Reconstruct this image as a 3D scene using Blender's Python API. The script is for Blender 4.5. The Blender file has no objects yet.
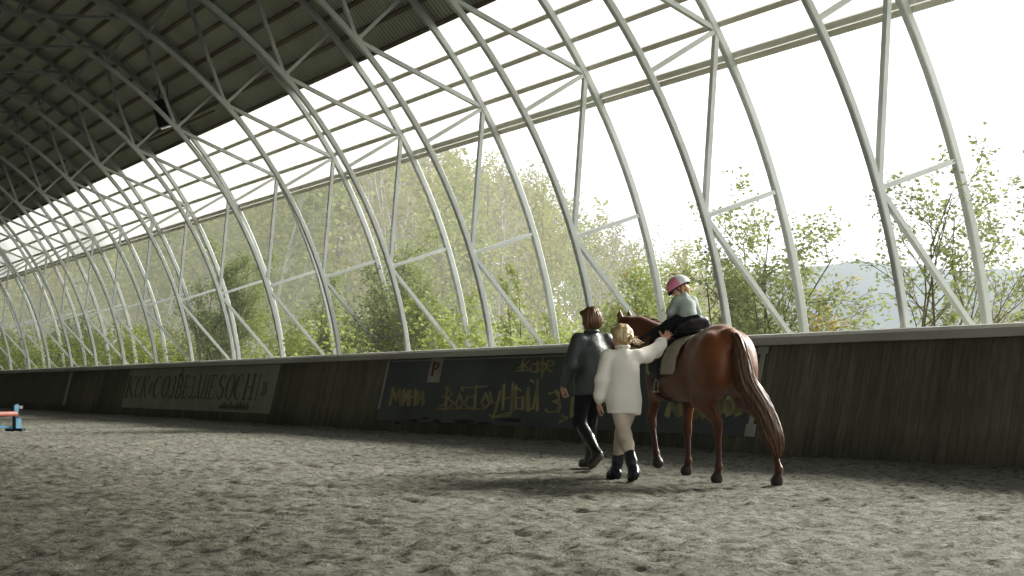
import bpy, bmesh, math, random
import numpy as np
from mathutils import Vector, Matrix

random.seed(7)
rng = np.random.default_rng(7)
scene = bpy.context.scene
COL = scene.collection
PI = math.pi

# ------------------------------------------------------------------ measures of the place (metres)
EYE = 0.88                        # camera height
YAW, PITCH, FOCAL = 0.5048, 0.0631, 1563.29
CX, CZ = 3.837, 0.2536            # centre of the circular arches
RI, DEPTH = 9.071, 1.302          # inner chord radius, truss depth
RO = RI + DEPTH
BAY, Y0 = 3.405, 13.711           # truss spacing, first truss
NT = 20                           # trusses 0..NT-1
TA, DT = 0.3275, 0.2297           # first node angle, node spacing
WB, WT, WZ = 12.26, 12.63, 1.557  # wall foot, wall top, wall height

# ------------------------------------------------------------------ object helpers
def link(o):
    COL.objects.link(o)
    return o

def tag(o, label=None, cat=None, group=None, kind=None):
    if label: o['label'] = label
    if cat: o['category'] = cat
    if group: o['group'] = group
    if kind: o['kind'] = kind
    return o

def empty(name, loc=(0, 0, 0), rz=0.0):
    o = bpy.data.objects.new(name, None)
    o.empty_display_size = 0.2
    o.location = loc
    o.rotation_euler = (0, 0, rz)
    return link(o)

def mesh_obj(name, verts, faces, mat=None, parent=None, smooth=False, colors=None, loc=None):
    me = bpy.data.meshes.new(name)
    if isinstance(verts, np.ndarray) and isinstance(faces, np.ndarray):
        n, k = faces.shape
        me.vertices.add(len(verts)); me.vertices.foreach_set('co', np.asarray(verts, np.float32).ravel())
        me.loops.add(n * k); me.loops.foreach_set('vertex_index', faces.astype(np.int32).ravel())
        me.polygons.add(n); me.polygons.foreach_set('loop_start', np.arange(0, n * k, k, dtype=np.int32))
        me.update(calc_edges=True)
        me.validate()
    else:
        me.from_pydata([tuple(v) for v in verts], [], [tuple(f) for f in faces])
        me.update()
    if smooth:
        me.polygons.foreach_set('use_smooth', np.ones(len(me.polygons), dtype=bool))
    if colors is not None:
        at = me.color_attributes.new('Col', 'FLOAT_COLOR', 'POINT')
        c = np.ones((len(me.vertices), 4), np.float32); c[:, :3] = colors
        at.data.foreach_set('color', c.ravel())
    if mat: me.materials.append(mat)
    o = bpy.data.objects.new(name, me)
    if loc is not None: o.location = loc
    link(o)
    if parent: o.parent = parent
    return o

def copy_tree(o, parent=None):
    c = o.copy(); link(c); c.parent = parent
    for ch in list(o.children):
        copy_tree(ch, c)
    return c

class MB:
    """collects shapes for ONE mesh"""
    def __init__(self): self.v, self.f = [], []
    def add(self, v, f):
        b = len(self.v); self.v += [tuple(x) for x in v]; self.f += [tuple(i + b for i in q) for q in f]
    def box(self, lo, hi):
        x0, y0, z0 = lo; x1, y1, z1 = hi
        self.add([(x0,y0,z0),(x1,y0,z0),(x1,y1,z0),(x0,y1,z0),(x0,y0,z1),(x1,y0,z1),(x1,y1,z1),(x0,y1,z1)],
                 [(0,3,2,1),(4,5,6,7),(0,1,5,4),(1,2,6,5),(2,3,7,6),(3,0,4,7)])
    def sweep(self, pts, section, ups=None, closed=True, cap=True):
        """section: list of (a,b) offsets along (side, up); one per point or shared"""
        pts = [Vector(p) for p in pts]; n = len(pts); rows = []
        for i, p in enumerate(pts):
            t = (pts[min(i+1, n-1)] - pts[max(i-1, 0)]).normalized()
            up = Vector(ups[i] if ups and not isinstance(ups, Vector) else (ups or (0, 0, 1)))
            s = t.cross(up)
            if s.length < 1e-4: s = t.cross(Vector((1, 0, 0)))
            s.normalize(); u = s.cross(t).normalized()
            sec = section[i] if isinstance(section[0][0], (tuple, list)) else section
            rows.append([p + s * a + u * b for a, b in sec])
        k = len(rows[0]); v = [q for r in rows for q in r]; f = []
        for i in range(n - 1):
            for j in range(k if closed else k - 1):
                j2 = (j + 1) % k
                f.append((i*k+j, i*k+j2, (i+1)*k+j2, (i+1)*k+j))
        if cap and closed:
            f.append(tuple(range(k-1, -1, -1))); f.append(tuple((n-1)*k + j for j in range(k)))
        self.add(v, f)
    def tube(self, pts, r, k=8, up=None):
        rs = r if isinstance(r, (list, tuple)) else [r] * len(pts)
        sec = [[(rr*math.cos(2*PI*j/k), rr*math.sin(2*PI*j/k)) for j in range(k)] for rr in rs]
        self.sweep(pts, sec, up)
    def bar(self, a, b, w, h, up=(0, 0, 1)):
        sec = [(-w/2, -h/2), (w/2, -h/2), (w/2, h/2), (-w/2, h/2)]
        self.sweep([a, b], sec, Vector(up))
    def build(self, name, mat, parent=None, smooth=False):
        return mesh_obj(name, self.v, self.f, mat, parent, smooth)

def bevel(o, w, seg=2):
    m = o.modifiers.new('Bevel', 'BEVEL'); m.width = w; m.segments = seg; m.limit_method = 'ANGLE'
    return o

# ------------------------------------------------------------------ material helpers
def new_mat(name):
    m = bpy.data.materials.new(name); m.use_nodes = True
    nt = m.node_tree
    return m, nt, nt.nodes['Principled BSDF']

def node(nt, typ, **kw):
    n = nt.nodes.new(typ)
    for k, v in kw.items():
        if k in n.inputs: n.inputs[k].default_value = v
        else: setattr(n, k, v)
    return n

def ramp(nt, fac, stops):
    r = nt.nodes.new('ShaderNodeValToRGB')
    el = r.color_ramp.elements
    while len(el) < len(stops): el.new(0.5)
    for e, (p, c) in zip(el, stops):
        e.position = p; e.color = (*c, 1)
    nt.links.new(fac, r.inputs['Fac'])
    return r.outputs['Color']

def coords(nt, scale=(1, 1, 1), loc=(0, 0, 0), rot=(0, 0, 0), kind='Object'):
    tc = nt.nodes.new('ShaderNodeTexCoord'); mp = nt.nodes.new('ShaderNodeMapping')
    mp.inputs['Scale'].default_value = scale; mp.inputs['Location'].default_value = loc
    mp.inputs['Rotation'].default_value = rot
    nt.links.new(tc.outputs[kind], mp.inputs['Vector'])
    return mp.outputs['Vector']

def noisy(name, c1, c2, scale=5.0, rough=0.7, metal=0.0, bump=0.0, bscale=40.0, detail=5.0, stretch=(1, 1, 1), sheen=0.0, spec=0.5):
    m, nt, b = new_mat(name)
    v = coords(nt, stretch)
    n = node(nt, 'ShaderNodeTexNoise', Scale=scale, Detail=detail)
    nt.links.new(v, n.inputs['Vector'])
    nt.links.new(ramp(nt, n.outputs['Fac'], [(0.3, c1), (0.7, c2)]), b.inputs['Base Color'])
    b.inputs['Roughness'].default_value = rough; b.inputs['Metallic'].default_value = metal
    b.inputs['Specular IOR Level'].default_value = spec
    if sheen: b.inputs['Sheen Weight'].default_value = sheen
    if bump:
        n2 = node(nt, 'ShaderNodeTexNoise', Scale=bscale, Detail=4.0)
        nt.links.new(v, n2.inputs['Vector'])
        bp = node(nt, 'ShaderNodeBump', Strength=bump, Distance=0.02)
        nt.links.new(n2.outputs['Fac'], bp.inputs['Height']); nt.links.new(bp.outputs['Normal'], b.inputs['Normal'])
    return m

def attr_mat(name, rough=0.6, mottle=0.25, scale=30.0, bump=0.0, bscale=120.0, spec=0.4, sheen=0.0, stretch=(1, 1, 1)):
    """base colour from the per-vertex colours of the mesh, broken up by noise"""
    m, nt, b = new_mat(name)
    a = node(nt, 'ShaderNodeAttribute'); a.attribute_name = 'Col'
    v = coords(nt, stretch)
    n = node(nt, 'ShaderNodeTexNoise', Scale=scale, Detail=5.0)
    nt.links.new(v, n.inputs['Vector'])
    mx = nt.nodes.new('ShaderNodeMix'); mx.data_type = 'RGBA'; mx.blend_type = 'MULTIPLY'
    mx.inputs['Factor'].default_value = 1.0
    nt.links.new(a.outputs['Color'], mx.inputs['A'])
    nt.links.new(ramp(nt, n.outputs['Fac'], [(0.3, (1-mottle,)*3), (0.7, (1+mottle*0.6,)*3)]), mx.inputs['B'])
    nt.links.new(mx.outputs['Result'], b.inputs['Base Color'])
    b.inputs['Roughness'].default_value = rough; b.inputs['Specular IOR Level'].default_value = spec
    if sheen:
        b.inputs['Sheen Weight'].default_value = sheen
    if bump:
        n2 = node(nt, 'ShaderNodeTexNoise', Scale=bscale, Detail=4.0); nt.links.new(v, n2.inputs['Vector'])
        bp = node(nt, 'ShaderNodeBump', Strength=bump, Distance=0.01)
        nt.links.new(n2.outputs['Fac'], bp.inputs['Height']); nt.links.new(bp.outputs['Normal'], b.inputs['Normal'])
    return m

# ------------------------------------------------------------------ camera
cam_d = bpy.data.cameras.new('camera'); cam = bpy.data.objects.new('camera', cam_d); link(cam)
cam_d.sensor_width = 36.0; cam_d.lens = FOCAL / 1024.0 * 36.0
cam_d.clip_end = 3000
cam.location = (0, 0, EYE)
fwd = Vector((math.sin(YAW) * math.cos(PITCH), math.cos(YAW) * math.cos(PITCH), math.sin(PITCH)))
cam.rotation_euler = fwd.to_track_quat('-Z', 'Y').to_euler()
scene.camera = cam

# ------------------------------------------------------------------ light
world = bpy.data.worlds.new('overcast_sky'); scene.world = world; world.use_nodes = True
wn = world.node_tree; bg = wn.nodes['Background']
tc = wn.nodes.new('ShaderNodeTexCoord')
ns = node(wn, 'ShaderNodeTexNoise', Scale=1.6, Detail=4.0); wn.links.new(tc.outputs['Generated'], ns.inputs['Vector'])
wn.links.new(ramp(wn, ns.outputs['Fac'], [(0.35, (0.90, 0.95, 0.98)), (0.65, (1.0, 1.0, 0.99))]), bg.inputs['Color'])
bg.inputs['Strength'].default_value = 1.15
sun_d = bpy.data.lights.new('hazy_sun', 'SUN'); sun = bpy.data.objects.new('hazy_sun', sun_d); link(sun)
sun_d.energy = 5.6; sun_d.angle = math.radians(17); sun_d.color = (1.0, 0.97, 0.90)
el, az = math.radians(28), math.radians(6)   # azimuth measured from +X towards +Y
sdir = Vector((math.cos(el)*math.cos(az), math.cos(el)*math.sin(az), math.sin(el)))
sun.rotation_euler = sdir.to_track_quat('Z', 'Y').to_euler(); sun.location = (60, 30, 40)
scene.view_settings.view_transform = 'Standard'
scene.view_settings.look = 'None'
scene.view_settings.exposure = 0.65
scene.view_settings.use_curve_mapping = True          # print contrast of the photograph
cm = scene.view_settings.curve_mapping; cv = cm.curves[3]
for px_, py_ in ((0.03, 0.022), (0.15, 0.155), (0.5, 0.54)): cv.points.new(px_, py_)
cm.update()
# ================================================================== SETTING: sand floor, wall, roof, arches
# ---- sand: hoof-churned ground, real relief
def vnoise(x, y, seed):
    r = np.random.default_rng(seed); P = r.random((256, 256))
    xi = np.floor(x).astype(int); yi = np.floor(y).astype(int); fx = x - xi; fy = y - yi
    fx = fx*fx*(3-2*fx); fy = fy*fy*(3-2*fy)
    g = lambda a, b: P[a & 255, b & 255]
    return (g(xi, yi)*(1-fx) + g(xi+1, yi)*fx)*(1-fy) + (g(xi, yi+1)*(1-fx) + g(xi+1, yi+1)*fx)*fy

FEET = []
for hx, hy in ((0.155, 0.095), (-0.355, -0.258), (1.42, -0.145), (1.43, 0.15)):
    FEET.append((8.68+0.208*hx-0.978*hy, 11.54+0.978*hx+0.208*hy, 0.10))
FEET += [(7.90, 12.12, 0.14), (8.10, 12.62, 0.14), (8.75, 14.10, 0.14), (8.94, 14.50, 0.14)]

def sand_height(x, y):
    h = 0.020*(vnoise(x*0.5, y*0.5, 1)-0.5) + 0.018*(vnoise(x*1.9+9, y*1.9, 2)-0.5)
    h += 0.022*(vnoise(x*5.3, y*5.3+3, 3)-0.5) + 0.020*(vnoise(x*9.7, y*9.7, 4)-0.5)
    h += 0.028*(vnoise(x*16, y*16, 5)-0.5)
    for k, (fq, th) in enumerate(((4.6, 0.74), (7.3, 0.76))):     # scattered deeper hoof prints
        d = vnoise(x*fq+50+k*31, y*fq+20, 6+k)
        h -= 0.022*np.clip((d-th)/0.18, 0, 1)
    for fx_, fy_, fr_ in FEET:                    # trodden flat under the walkers and the hooves
        w = np.clip(1.6-np.hypot(x-fx_, y-fy_)/fr_, 0, 1); h = h*(1-w)
    # sand heaped softly along the wall
    h += 0.05*np.clip((x-11.3)/0.95, 0, 1)**2
    return h

xs = np.concatenate([np.linspace(-9, 0.5, 60)[:-1], np.arange(0.5, 12.45, 0.036)])
ys = [-14, -8, -3, 0, 2, 3.5]
y = 4.5
while y < 100:
    ys.append(y); y += max(0.032, min(0.0033*y, 0.6) if y < 40 else 0.5)
ys = np.array(ys)
XX, YY = np.meshgrid(xs, ys)
ZZ = sand_height(XX, YY)
V = np.stack([XX, YY, ZZ], -1).reshape(-1, 3)
nx, ny = len(xs), len(ys)
I = (np.arange(ny-1)[:, None]*nx + np.arange(nx-1)[None, :]).ravel()
F = np.stack([I, I+1, I+nx+1, I+nx], -1)
m_sand, nt, b = new_mat('sand')
v = coords(nt)
n1 = node(nt, 'ShaderNodeTexNoise', Scale=1.1, Detail=8.0, Roughness=0.7); nt.links.new(v, n1.inputs['Vector'])
n2 = node(nt, 'ShaderNodeTexNoise', Scale=11.0, Detail=9.0, Roughness=0.8); nt.links.new(v, n2.inputs['Vector'])
mx = nt.nodes.new('ShaderNodeMix'); mx.data_type = 'RGBA'; mx.blend_type = 'MULTIPLY'; mx.inputs['Factor'].default_value = 1.0
nt.links.new(ramp(nt, n1.outputs['Fac'], [(0.32, (0.190, 0.188, 0.158)), (0.68, (0.265, 0.263, 0.224))]), mx.inputs['A'])
nt.links.new(ramp(nt, n2.outputs['Fac'], [(0.38, (0.34, 0.33, 0.31)), (0.50, (0.92, 0.92, 0.91)), (0.62, (1.25, 1.25, 1.24))]), mx.inputs['B'])
sp = nt.nodes.new('ShaderNodeSeparateXYZ'); nt.links.new(v, sp.inputs[0])        # shadow band of the wall, deepened by darkening the sand colour
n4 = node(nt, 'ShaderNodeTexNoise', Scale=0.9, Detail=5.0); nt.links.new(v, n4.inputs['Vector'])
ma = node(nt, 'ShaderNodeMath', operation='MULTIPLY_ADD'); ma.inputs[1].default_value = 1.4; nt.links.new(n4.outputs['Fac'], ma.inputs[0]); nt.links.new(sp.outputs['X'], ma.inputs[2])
wall_shade = node(nt, 'ShaderNodeMapRange'); wall_shade.inputs['From Min'].default_value = 10.2; wall_shade.inputs['From Max'].default_value = 11.3; wall_shade.inputs['To Min'].default_value = 1.0; wall_shade.inputs['To Max'].default_value = 0.52
nt.links.new(ma.outputs[0], wall_shade.inputs['Value'])
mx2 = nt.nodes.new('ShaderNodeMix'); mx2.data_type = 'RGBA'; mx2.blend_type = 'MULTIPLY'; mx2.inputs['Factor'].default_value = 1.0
nt.links.new(mx.outputs['Result'], mx2.inputs['A']); nt.links.new(wall_shade.outputs[0], mx2.inputs['B']); nt.links.new(mx2.outputs['Result'], b.inputs['Base Color'])
b.inputs['Roughness'].default_value = 0.95; b.inputs['Specular IOR Level'].default_value = 0.15
n3 = node(nt, 'ShaderNodeTexNoise', Scale=55.0, Detail=6.0, Roughness=0.7); nt.links.new(v, n3.inputs['Vector'])
bp = node(nt, 'ShaderNodeBump', Strength=0.9, Distance=0.03); nt.links.new(n3.outputs['Fac'], bp.inputs['Height'])
nt.links.new(bp.outputs['Normal'], b.inputs['Normal'])
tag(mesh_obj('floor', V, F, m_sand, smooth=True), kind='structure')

# ---- leaning kick wall of upright boards
m_wall, nt, b = new_mat('weathered_boards')
v = coords(nt)
sep = nt.nodes.new('ShaderNodeSeparateXYZ'); nt.links.new(v, sep.inputs[0])
md = node(nt, 'ShaderNodeMath', operation='MULTIPLY'); md.inputs[1].default_value = 1/0.14; nt.links.new(sep.outputs['Y'], md.inputs[0])
fl = node(nt, 'ShaderNodeMath', operation='FLOOR'); nt.links.new(md.outputs[0], fl.inputs[0])
fr = node(nt, 'ShaderNodeMath', operation='FRACT'); nt.links.new(md.outputs[0], fr.inputs[0])
wn_ = node(nt, 'ShaderNodeTexWhiteNoise', noise_dimensions='1D'); nt.links.new(fl.outputs[0], wn_.inputs['W'])
plank = ramp(nt, wn_.outputs['Value'], [(0.0, (0.165, 0.162, 0.126)), (1.0, (0.225, 0.218, 0.172))])
gap = ramp(nt, fr.outputs[0], [(0.0, (0.35,)*3), (0.07, (1,)*3)])
vs = coords(nt, (6, 9, 0.8)); st = node(nt, 'ShaderNodeTexNoise', Scale=2.2, Detail=6.0); nt.links.new(vs, st.inputs['Vector'])
streak = ramp(nt, st.outputs['Fac'], [(0.30, (0.72, 0.71, 0.68)), (0.7, (1.12, 1.11, 1.05))])
big = node(nt, 'ShaderNodeTexNoise', Scale=0.35, Detail=2.0); nt.links.new(v, big.inputs['Vector'])
bigc = ramp(nt, big.outputs['Fac'], [(0.35, (0.75,)*3), (0.65, (1.15,)*3)])
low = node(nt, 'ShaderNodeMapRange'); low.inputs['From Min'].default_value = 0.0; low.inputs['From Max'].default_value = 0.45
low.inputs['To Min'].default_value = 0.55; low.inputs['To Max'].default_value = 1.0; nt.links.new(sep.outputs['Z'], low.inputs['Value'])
cur = plank
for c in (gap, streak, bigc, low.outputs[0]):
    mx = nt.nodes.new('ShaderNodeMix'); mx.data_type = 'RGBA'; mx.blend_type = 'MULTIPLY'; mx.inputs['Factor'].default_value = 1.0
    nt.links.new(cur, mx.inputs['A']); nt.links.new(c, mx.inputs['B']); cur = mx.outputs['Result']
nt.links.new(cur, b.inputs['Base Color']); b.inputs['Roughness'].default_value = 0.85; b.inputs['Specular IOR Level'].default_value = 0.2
bp = node(nt, 'ShaderNodeBump', Strength=0.5, Distance=0.02); nt.links.new(gap, bp.inputs['Height']); nt.links.new(bp.outputs['Normal'], b.inputs['Normal'])
m = MB()
LEN0, LEN1 = -5.0, 86.0  # near end left open behind the camera to light the figures' backs
sec = [(WB, -0.15), (WT, WZ-0.14), (12.735, WZ-0.14), (12.735, -0.15)]
ynodes = [LEN0, LEN1]
m.add([(x, y, z) for y in ynodes for x, z in sec], [(0, 1, 5, 4), (1, 2, 6, 5), (2, 3, 7, 6), (3, 2, 1, 0), (4, 5, 6, 7)])
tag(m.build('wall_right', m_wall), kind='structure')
m_cap = noisy('cap_grey_paint', (0.42, 0.41, 0.37), (0.54, 0.53, 0.48), 3.0, 0.6, stretch=(1, 0.2, 1))
m = MB()
capsec = [(WT-0.075, WZ-0.145), (WT-0.085, WZ-0.05), (WT-0.06, WZ-0.012), (WT-0.02, WZ), (12.70, WZ), (12.735, WZ-0.02), (12.74, WZ-0.145)]
m.add([(x, y, z) for y in ynodes for x, z in capsec], [(j, j+1, 7+j+1, 7+j) for j in range(6)] + [(6, 0, 7, 13)] + [tuple(range(6, -1, -1)), tuple(range(7, 14))])
tag(m.build('trim_1', m_cap), kind='structure')
# opposite wall (behind the camera's left)
m = MB(); m.box((-5.9, LEN0, -0.15), (-5.5, LEN1, 1.5))
tag(m.build('wall_left', m_wall), kind='structure')
# far end of the hall
V = [(CX + (RO+0.1)*math.cos(t), LEN1, CZ + (RO+0.1)*math.sin(t)) for t in np.linspace(0, PI, 40)]
tag(mesh_obj('wall_far', V, [tuple(range(40))], m_wall), kind='structure')

# ---- roof
def arc(R, t, y): return (CX + R*math.cos(t), y, CZ + R*math.sin(t))
T_EDGE, T_RAIL, T_LEFT = 0.712, 0.511, PI - 0.20  # unseen left roof brought down low to keep light out of the hall
RR = RO + 0.145
m_roof, nt, b = new_mat('corrugated_steel_roof')
v = coords(nt); n1 = node(nt, 'ShaderNodeTexNoise', Scale=0.8, Detail=5.0); nt.links.new(v, n1.inputs['Vector'])
nt.links.new(ramp(nt, n1.outputs['Fac'], [(0.3, (0.36, 0.385, 0.30)), (0.7, (0.47, 0.495, 0.395))]), b.inputs['Base Color'])
b.inputs['Roughness'].default_value = 0.65; b.inputs['Specular IOR Level'].default_value = 0.3
sp = nt.nodes.new('ShaderNodeSeparateXYZ'); nt.links.new(v, sp.inputs[0])         # groove shade of the corrugation painted into the colour
mm = node(nt, 'ShaderNodeMath', operation='MULTIPLY_ADD'); mm.inputs[1].default_value = 1/0.125; mm.inputs[2].default_value = 112.0; nt.links.new(sp.outputs['Y'], mm.inputs[0])
ff = node(nt, 'ShaderNodeMath', operation='FRACT'); nt.links.new(mm.outputs[0], ff.inputs[0])
gr = ramp(nt, ff.outputs[0], [(0.30, (1, 1, 1)), (0.42, (0.62, 0.62, 0.60)), (0.86, (0.62, 0.62, 0.60)), (0.98, (1, 1, 1))])
mx = nt.nodes.new('ShaderNodeMix'); mx.data_type = 'RGBA'; mx.blend_type = 'MULTIPLY'; mx.inputs['Factor'].default_value = 1.0
nt.links.new(b.inputs['Base Color'].links[0].from_socket, mx.inputs['A']); nt.links.new(gr, mx.inputs['B']); nt.links.new(mx.outputs['Result'], b.inputs['Base Color'])
pit = 0.125; nw = int((LEN1 - LEN0)/pit)
yy = (LEN0 + np.arange(nw)[:, None]*pit + np.array([0, 0.04, 0.06, 0.10])[None, :]*pit/0.125).ravel()
rr = np.tile(np.array([0, 0, 0.035, 0.035]), nw)
tt = np.linspace(T_EDGE, T_LEFT, 30)
Vx = CX + (RR+rr[None, :])*np.cos(tt[:, None]); Vz = CZ + (RR+rr[None, :])*np.sin(tt[:, None]); Vy = np.broadcast_to(yy[None, :], Vx.shape)
V = np.stack([Vx, Vy, Vz], -1).reshape(-1, 3); nyy = len(yy)
I = (np.arange(len(tt)-1)[:, None]*nyy + np.arange(nyy-1)[None, :]).ravel()
tag(mesh_obj('ceiling', V, np.stack([I, I+1, I+nyy+1, I+nyy], -1), m_roof), kind='structure')
# clear sheets between the eave beam and the steel roof
m_clear, nt, b = new_mat('clear_corrugated_plastic')
nt.nodes.remove(b); out = nt.nodes['Material Output']
tr = node(nt, 'ShaderNodeBsdfTransparent'); tr.inputs['Color'].default_value = (0.96, 0.97, 0.95, 1)
tl = node(nt, 'ShaderNodeBsdfTranslucent'); tl.inputs['Color'].default_value = (0.33, 0.335, 0.325, 1)
ms = node(nt, 'ShaderNodeMixShader'); 
v = coords(nt, (1, 1, 1)); sp = nt.nodes.new('ShaderNodeSeparateXYZ'); nt.links.new(v, sp.inputs[0])
mm = node(nt, 'ShaderNodeMath', operation='MULTIPLY'); mm.inputs[1].default_value = 1/1.135; nt.links.new(sp.outputs['Y'], mm.inputs[0])
ff = node(nt, 'ShaderNodeMath', operation='FRACT'); nt.links.new(mm.outputs[0], ff.inputs[0])
lap = node(nt, 'ShaderNodeMath', operation='LESS_THAN'); lap.inputs[1].default_value = 0.035; nt.links.new(ff.outputs[0], lap.inputs[0])
mr = node(nt, 'ShaderNodeMapRange'); mr.inputs['To Min'].default_value = 0.86; mr.inputs['To Max'].default_value = 0.93; nt.links.new(lap.outputs[0], mr.inputs['Value'])
nt.links.new(mr.outputs[0], ms.inputs['Fac']); nt.links.new(tr.outputs[0], ms.inputs[1]); nt.links.new(tl.outputs[0], ms.inputs[2])
nt.links.new(ms.outputs[0], out.inputs['Surface'])
tt = np.linspace(T_RAIL-0.004, T_EDGE+0.004, 9)
V = [arc(RR-0.01, t, y) for t in tt for y in (LEN0, LEN1)]
tag(mesh_obj('window_1', V, [(2*i, 2*i+1, 2*i+3, 2*i+2) for i in range(8)], m_clear, smooth=True), kind='structure')

# ---- steel members
m_steel = noisy('grey_painted_steel', (0.58, 0.60, 0.575), (0.68, 0.70, 0.67), 2.5, 0.5, spec=0.4)
nt = m_steel.node_tree; b = nt.nodes['Principled BSDF']          # gloom under the roof painted into the upper steel's colour
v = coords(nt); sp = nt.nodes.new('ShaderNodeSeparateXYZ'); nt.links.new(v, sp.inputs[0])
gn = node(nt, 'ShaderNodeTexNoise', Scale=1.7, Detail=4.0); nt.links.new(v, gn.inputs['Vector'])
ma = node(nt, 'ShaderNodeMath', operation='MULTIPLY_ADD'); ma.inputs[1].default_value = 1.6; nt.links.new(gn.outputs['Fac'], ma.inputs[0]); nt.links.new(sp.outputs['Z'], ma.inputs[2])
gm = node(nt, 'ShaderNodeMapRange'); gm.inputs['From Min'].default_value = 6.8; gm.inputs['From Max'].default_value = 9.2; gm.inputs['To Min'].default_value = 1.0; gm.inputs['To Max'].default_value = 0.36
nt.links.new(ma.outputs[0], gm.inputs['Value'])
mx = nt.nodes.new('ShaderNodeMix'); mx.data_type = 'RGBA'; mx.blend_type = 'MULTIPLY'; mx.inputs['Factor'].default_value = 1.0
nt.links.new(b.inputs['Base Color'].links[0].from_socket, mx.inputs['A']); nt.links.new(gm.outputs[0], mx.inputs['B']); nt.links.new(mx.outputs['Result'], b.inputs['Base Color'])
m_purlin = noisy('rust_flecked_purlin', (0.70, 0.66, 0.55), (0.82, 0.79, 0.68), 1.2, 0.6, stretch=(1, 0.5, 1))
m_rust = noisy('rusty_purlin', (0.10, 0.065, 0.04), (0.20, 0.17, 0.12), 0.9, 0.7, stretch=(1, 0.4, 1))

def c_rail(t, w, h, R, name, mat, lip=0.0):
    """open channel running the length of the hall"""
    m = MB(); cx_, cz_ = CX + R*math.cos(t), CZ + R*math.sin(t)
    er = Vector((math.cos(t), 0, math.sin(t))); et = Vector((-math.sin(t), 0, math.cos(t)))
    prof = [(0, -w/2), (h, -w/2), (h, -w/2+0.008), (0.008, -w/2+0.008), (0.008, w/2-0.008), (h, w/2-0.008), (h, w/2), (0, w/2)]
    o = Vector((cx_, 0, cz_)); vs = []
    for y in (LEN0, LEN1):
        for a, b_ in prof:
            p = o + er*a + et*b_; vs.append((p.x, y, p.z))
    m.add(vs, [(j, (j+1) % 8, 8+(j+1) % 8, 8+j) for j in range(8)] + [(0, 1, 2, 3), (0, 3, 4, 7), (4, 5, 6, 7), (11, 10, 9, 8), (15, 12, 11, 8), (15, 14, 13, 12)])
    return m.build(name, mat)

m_rail = noisy('eave_beam_paint', (0.72, 0.70, 0.62), (0.84, 0.82, 0.74), 1.5, 0.6, stretch=(1, 0.3, 1))
rail = empty('eave_beam', arc(RO+0.03, T_RAIL, Y0))
for name, dt, w, h, mat in (('upper_channel', 0.0062, 0.085, 0.09, m_rail), ('lower_channel', -0.0035, 0.075, 0.11, m_purlin)):
    o = c_rail(T_RAIL+dt, w, h, RO+0.056, name, mat)
    o.parent = rail; o.matrix_parent_inverse = Matrix.Translation(rail.location).inverted()
tag(rail, 'thick double eave beam along the lower edge of the clear roof sheets', 'beam')
ORD = ['first', 'second', 'third', 'fourth', 'fifth', 'sixth', 'seventh', 'eighth', 'ninth', 'tenth', 'eleventh', 'twelfth', 'thirteenth', 'fourteenth', 'fifteenth', 'sixteenth', 'seventeenth', 'eighteenth', 'nineteenth', 'twentieth', 'twenty-first', 'twenty-second', 'twenty-third']
for i in range(20):
    t = 0.562 + 0.0478*i if i < 3 else 0.7145 + 0.0478*(i-3)
    if i < 3:
        o = c_rail(t, 0.075, 0.075, RO+0.056, 'purlin', m_purlin)
        lab = f'thin grey purlin under the clear roof sheets, {ORD[i]} above the eave beam'; g = 'purlins under the clear sheets'
    else:
        o = c_rail(t, 0.07, 0.082, RO+0.056, 'purlin', m_rust)
        lab = ('rusty purlin along the bottom edge of the dark steel roof' if i == 3 else
               f'rusty purlin under the dark steel roof, {ORD[i-4]} up from its bottom edge purlin'); g = 'purlins under the dark steel roof'
    # give it a base point of its own on the line it follows
    tag(o, lab, 'purlin', g)

# ---- one arch truss, then copies
def arc_tube(R, t0, t1, w, h, n):
    m = MB(); pts, ups = [], []
    for i in range(n+1):
        t = t0 + (t1-t0)*i/n; pts.append(arc(R, t, 0)); ups.append((math.cos(t), 0, math.sin(t)))
    c = 0.012
    sec = [(-w/2+c, -h/2), (w/2-c, -h/2), (w/2, -h/2+c), (w/2, h/2-c), (w/2-c, h/2), (-w/2+c, h/2), (-w/2, h/2-c), (-w/2, -h/2+c)]
    m.sweep(pts, sec, ups); return m

truss = empty('arch_truss', (0, 0, 0))
def tpart(m, name, mat=m_steel): return m.build(name, mat, truss)
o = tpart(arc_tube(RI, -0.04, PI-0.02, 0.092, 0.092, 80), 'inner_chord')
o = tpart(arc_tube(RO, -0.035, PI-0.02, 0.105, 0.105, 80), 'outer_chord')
nodes = [TA + DT*i for i in range(-1, 8)]
for i, t in enumerate(nodes):
    inner_node = i % 2 == 1            # warren zigzag: diagonals meet at the inner chord here
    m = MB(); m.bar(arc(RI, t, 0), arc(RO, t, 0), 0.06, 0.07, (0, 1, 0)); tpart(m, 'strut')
    if i + 1 < len(nodes):
        t2 = nodes[i+1]
        a, b_ = (arc(RI, t, 0), arc(RO, t2, 0)) if inner_node else (arc(RO, t, 0), arc(RI, t2, 0))
        m = MB(); m.bar(a, b_, 0.065, 0.08, (0, 1, 0)); tpart(m, 'diagonal')
    # welded gusset at the node
    m = MB(); R = RI if inner_node else RO; p = Vector(arc(R, t, 0)); er = Vector((math.cos(t), 0, math.sin(t))); et = Vector((-math.sin(t), 0, math.cos(t)))
    s = 1 if inner_node else -1
    q = [p + et*0.11, p - et*0.11, p - et*0.05 + er*s*0.10, p + et*0.05 + er*s*0.10]
    m.add([(a.x, -0.012, a.z) for a in q] + [(a.x, 0.012, a.z) for a in q], [(0, 1, 2, 3), (7, 6, 5, 4), (0, 4, 5, 1), (1, 5, 6, 2), (2, 6, 7, 3), (3, 7, 4, 0)])
    tpart(m, 'gusset')
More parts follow.
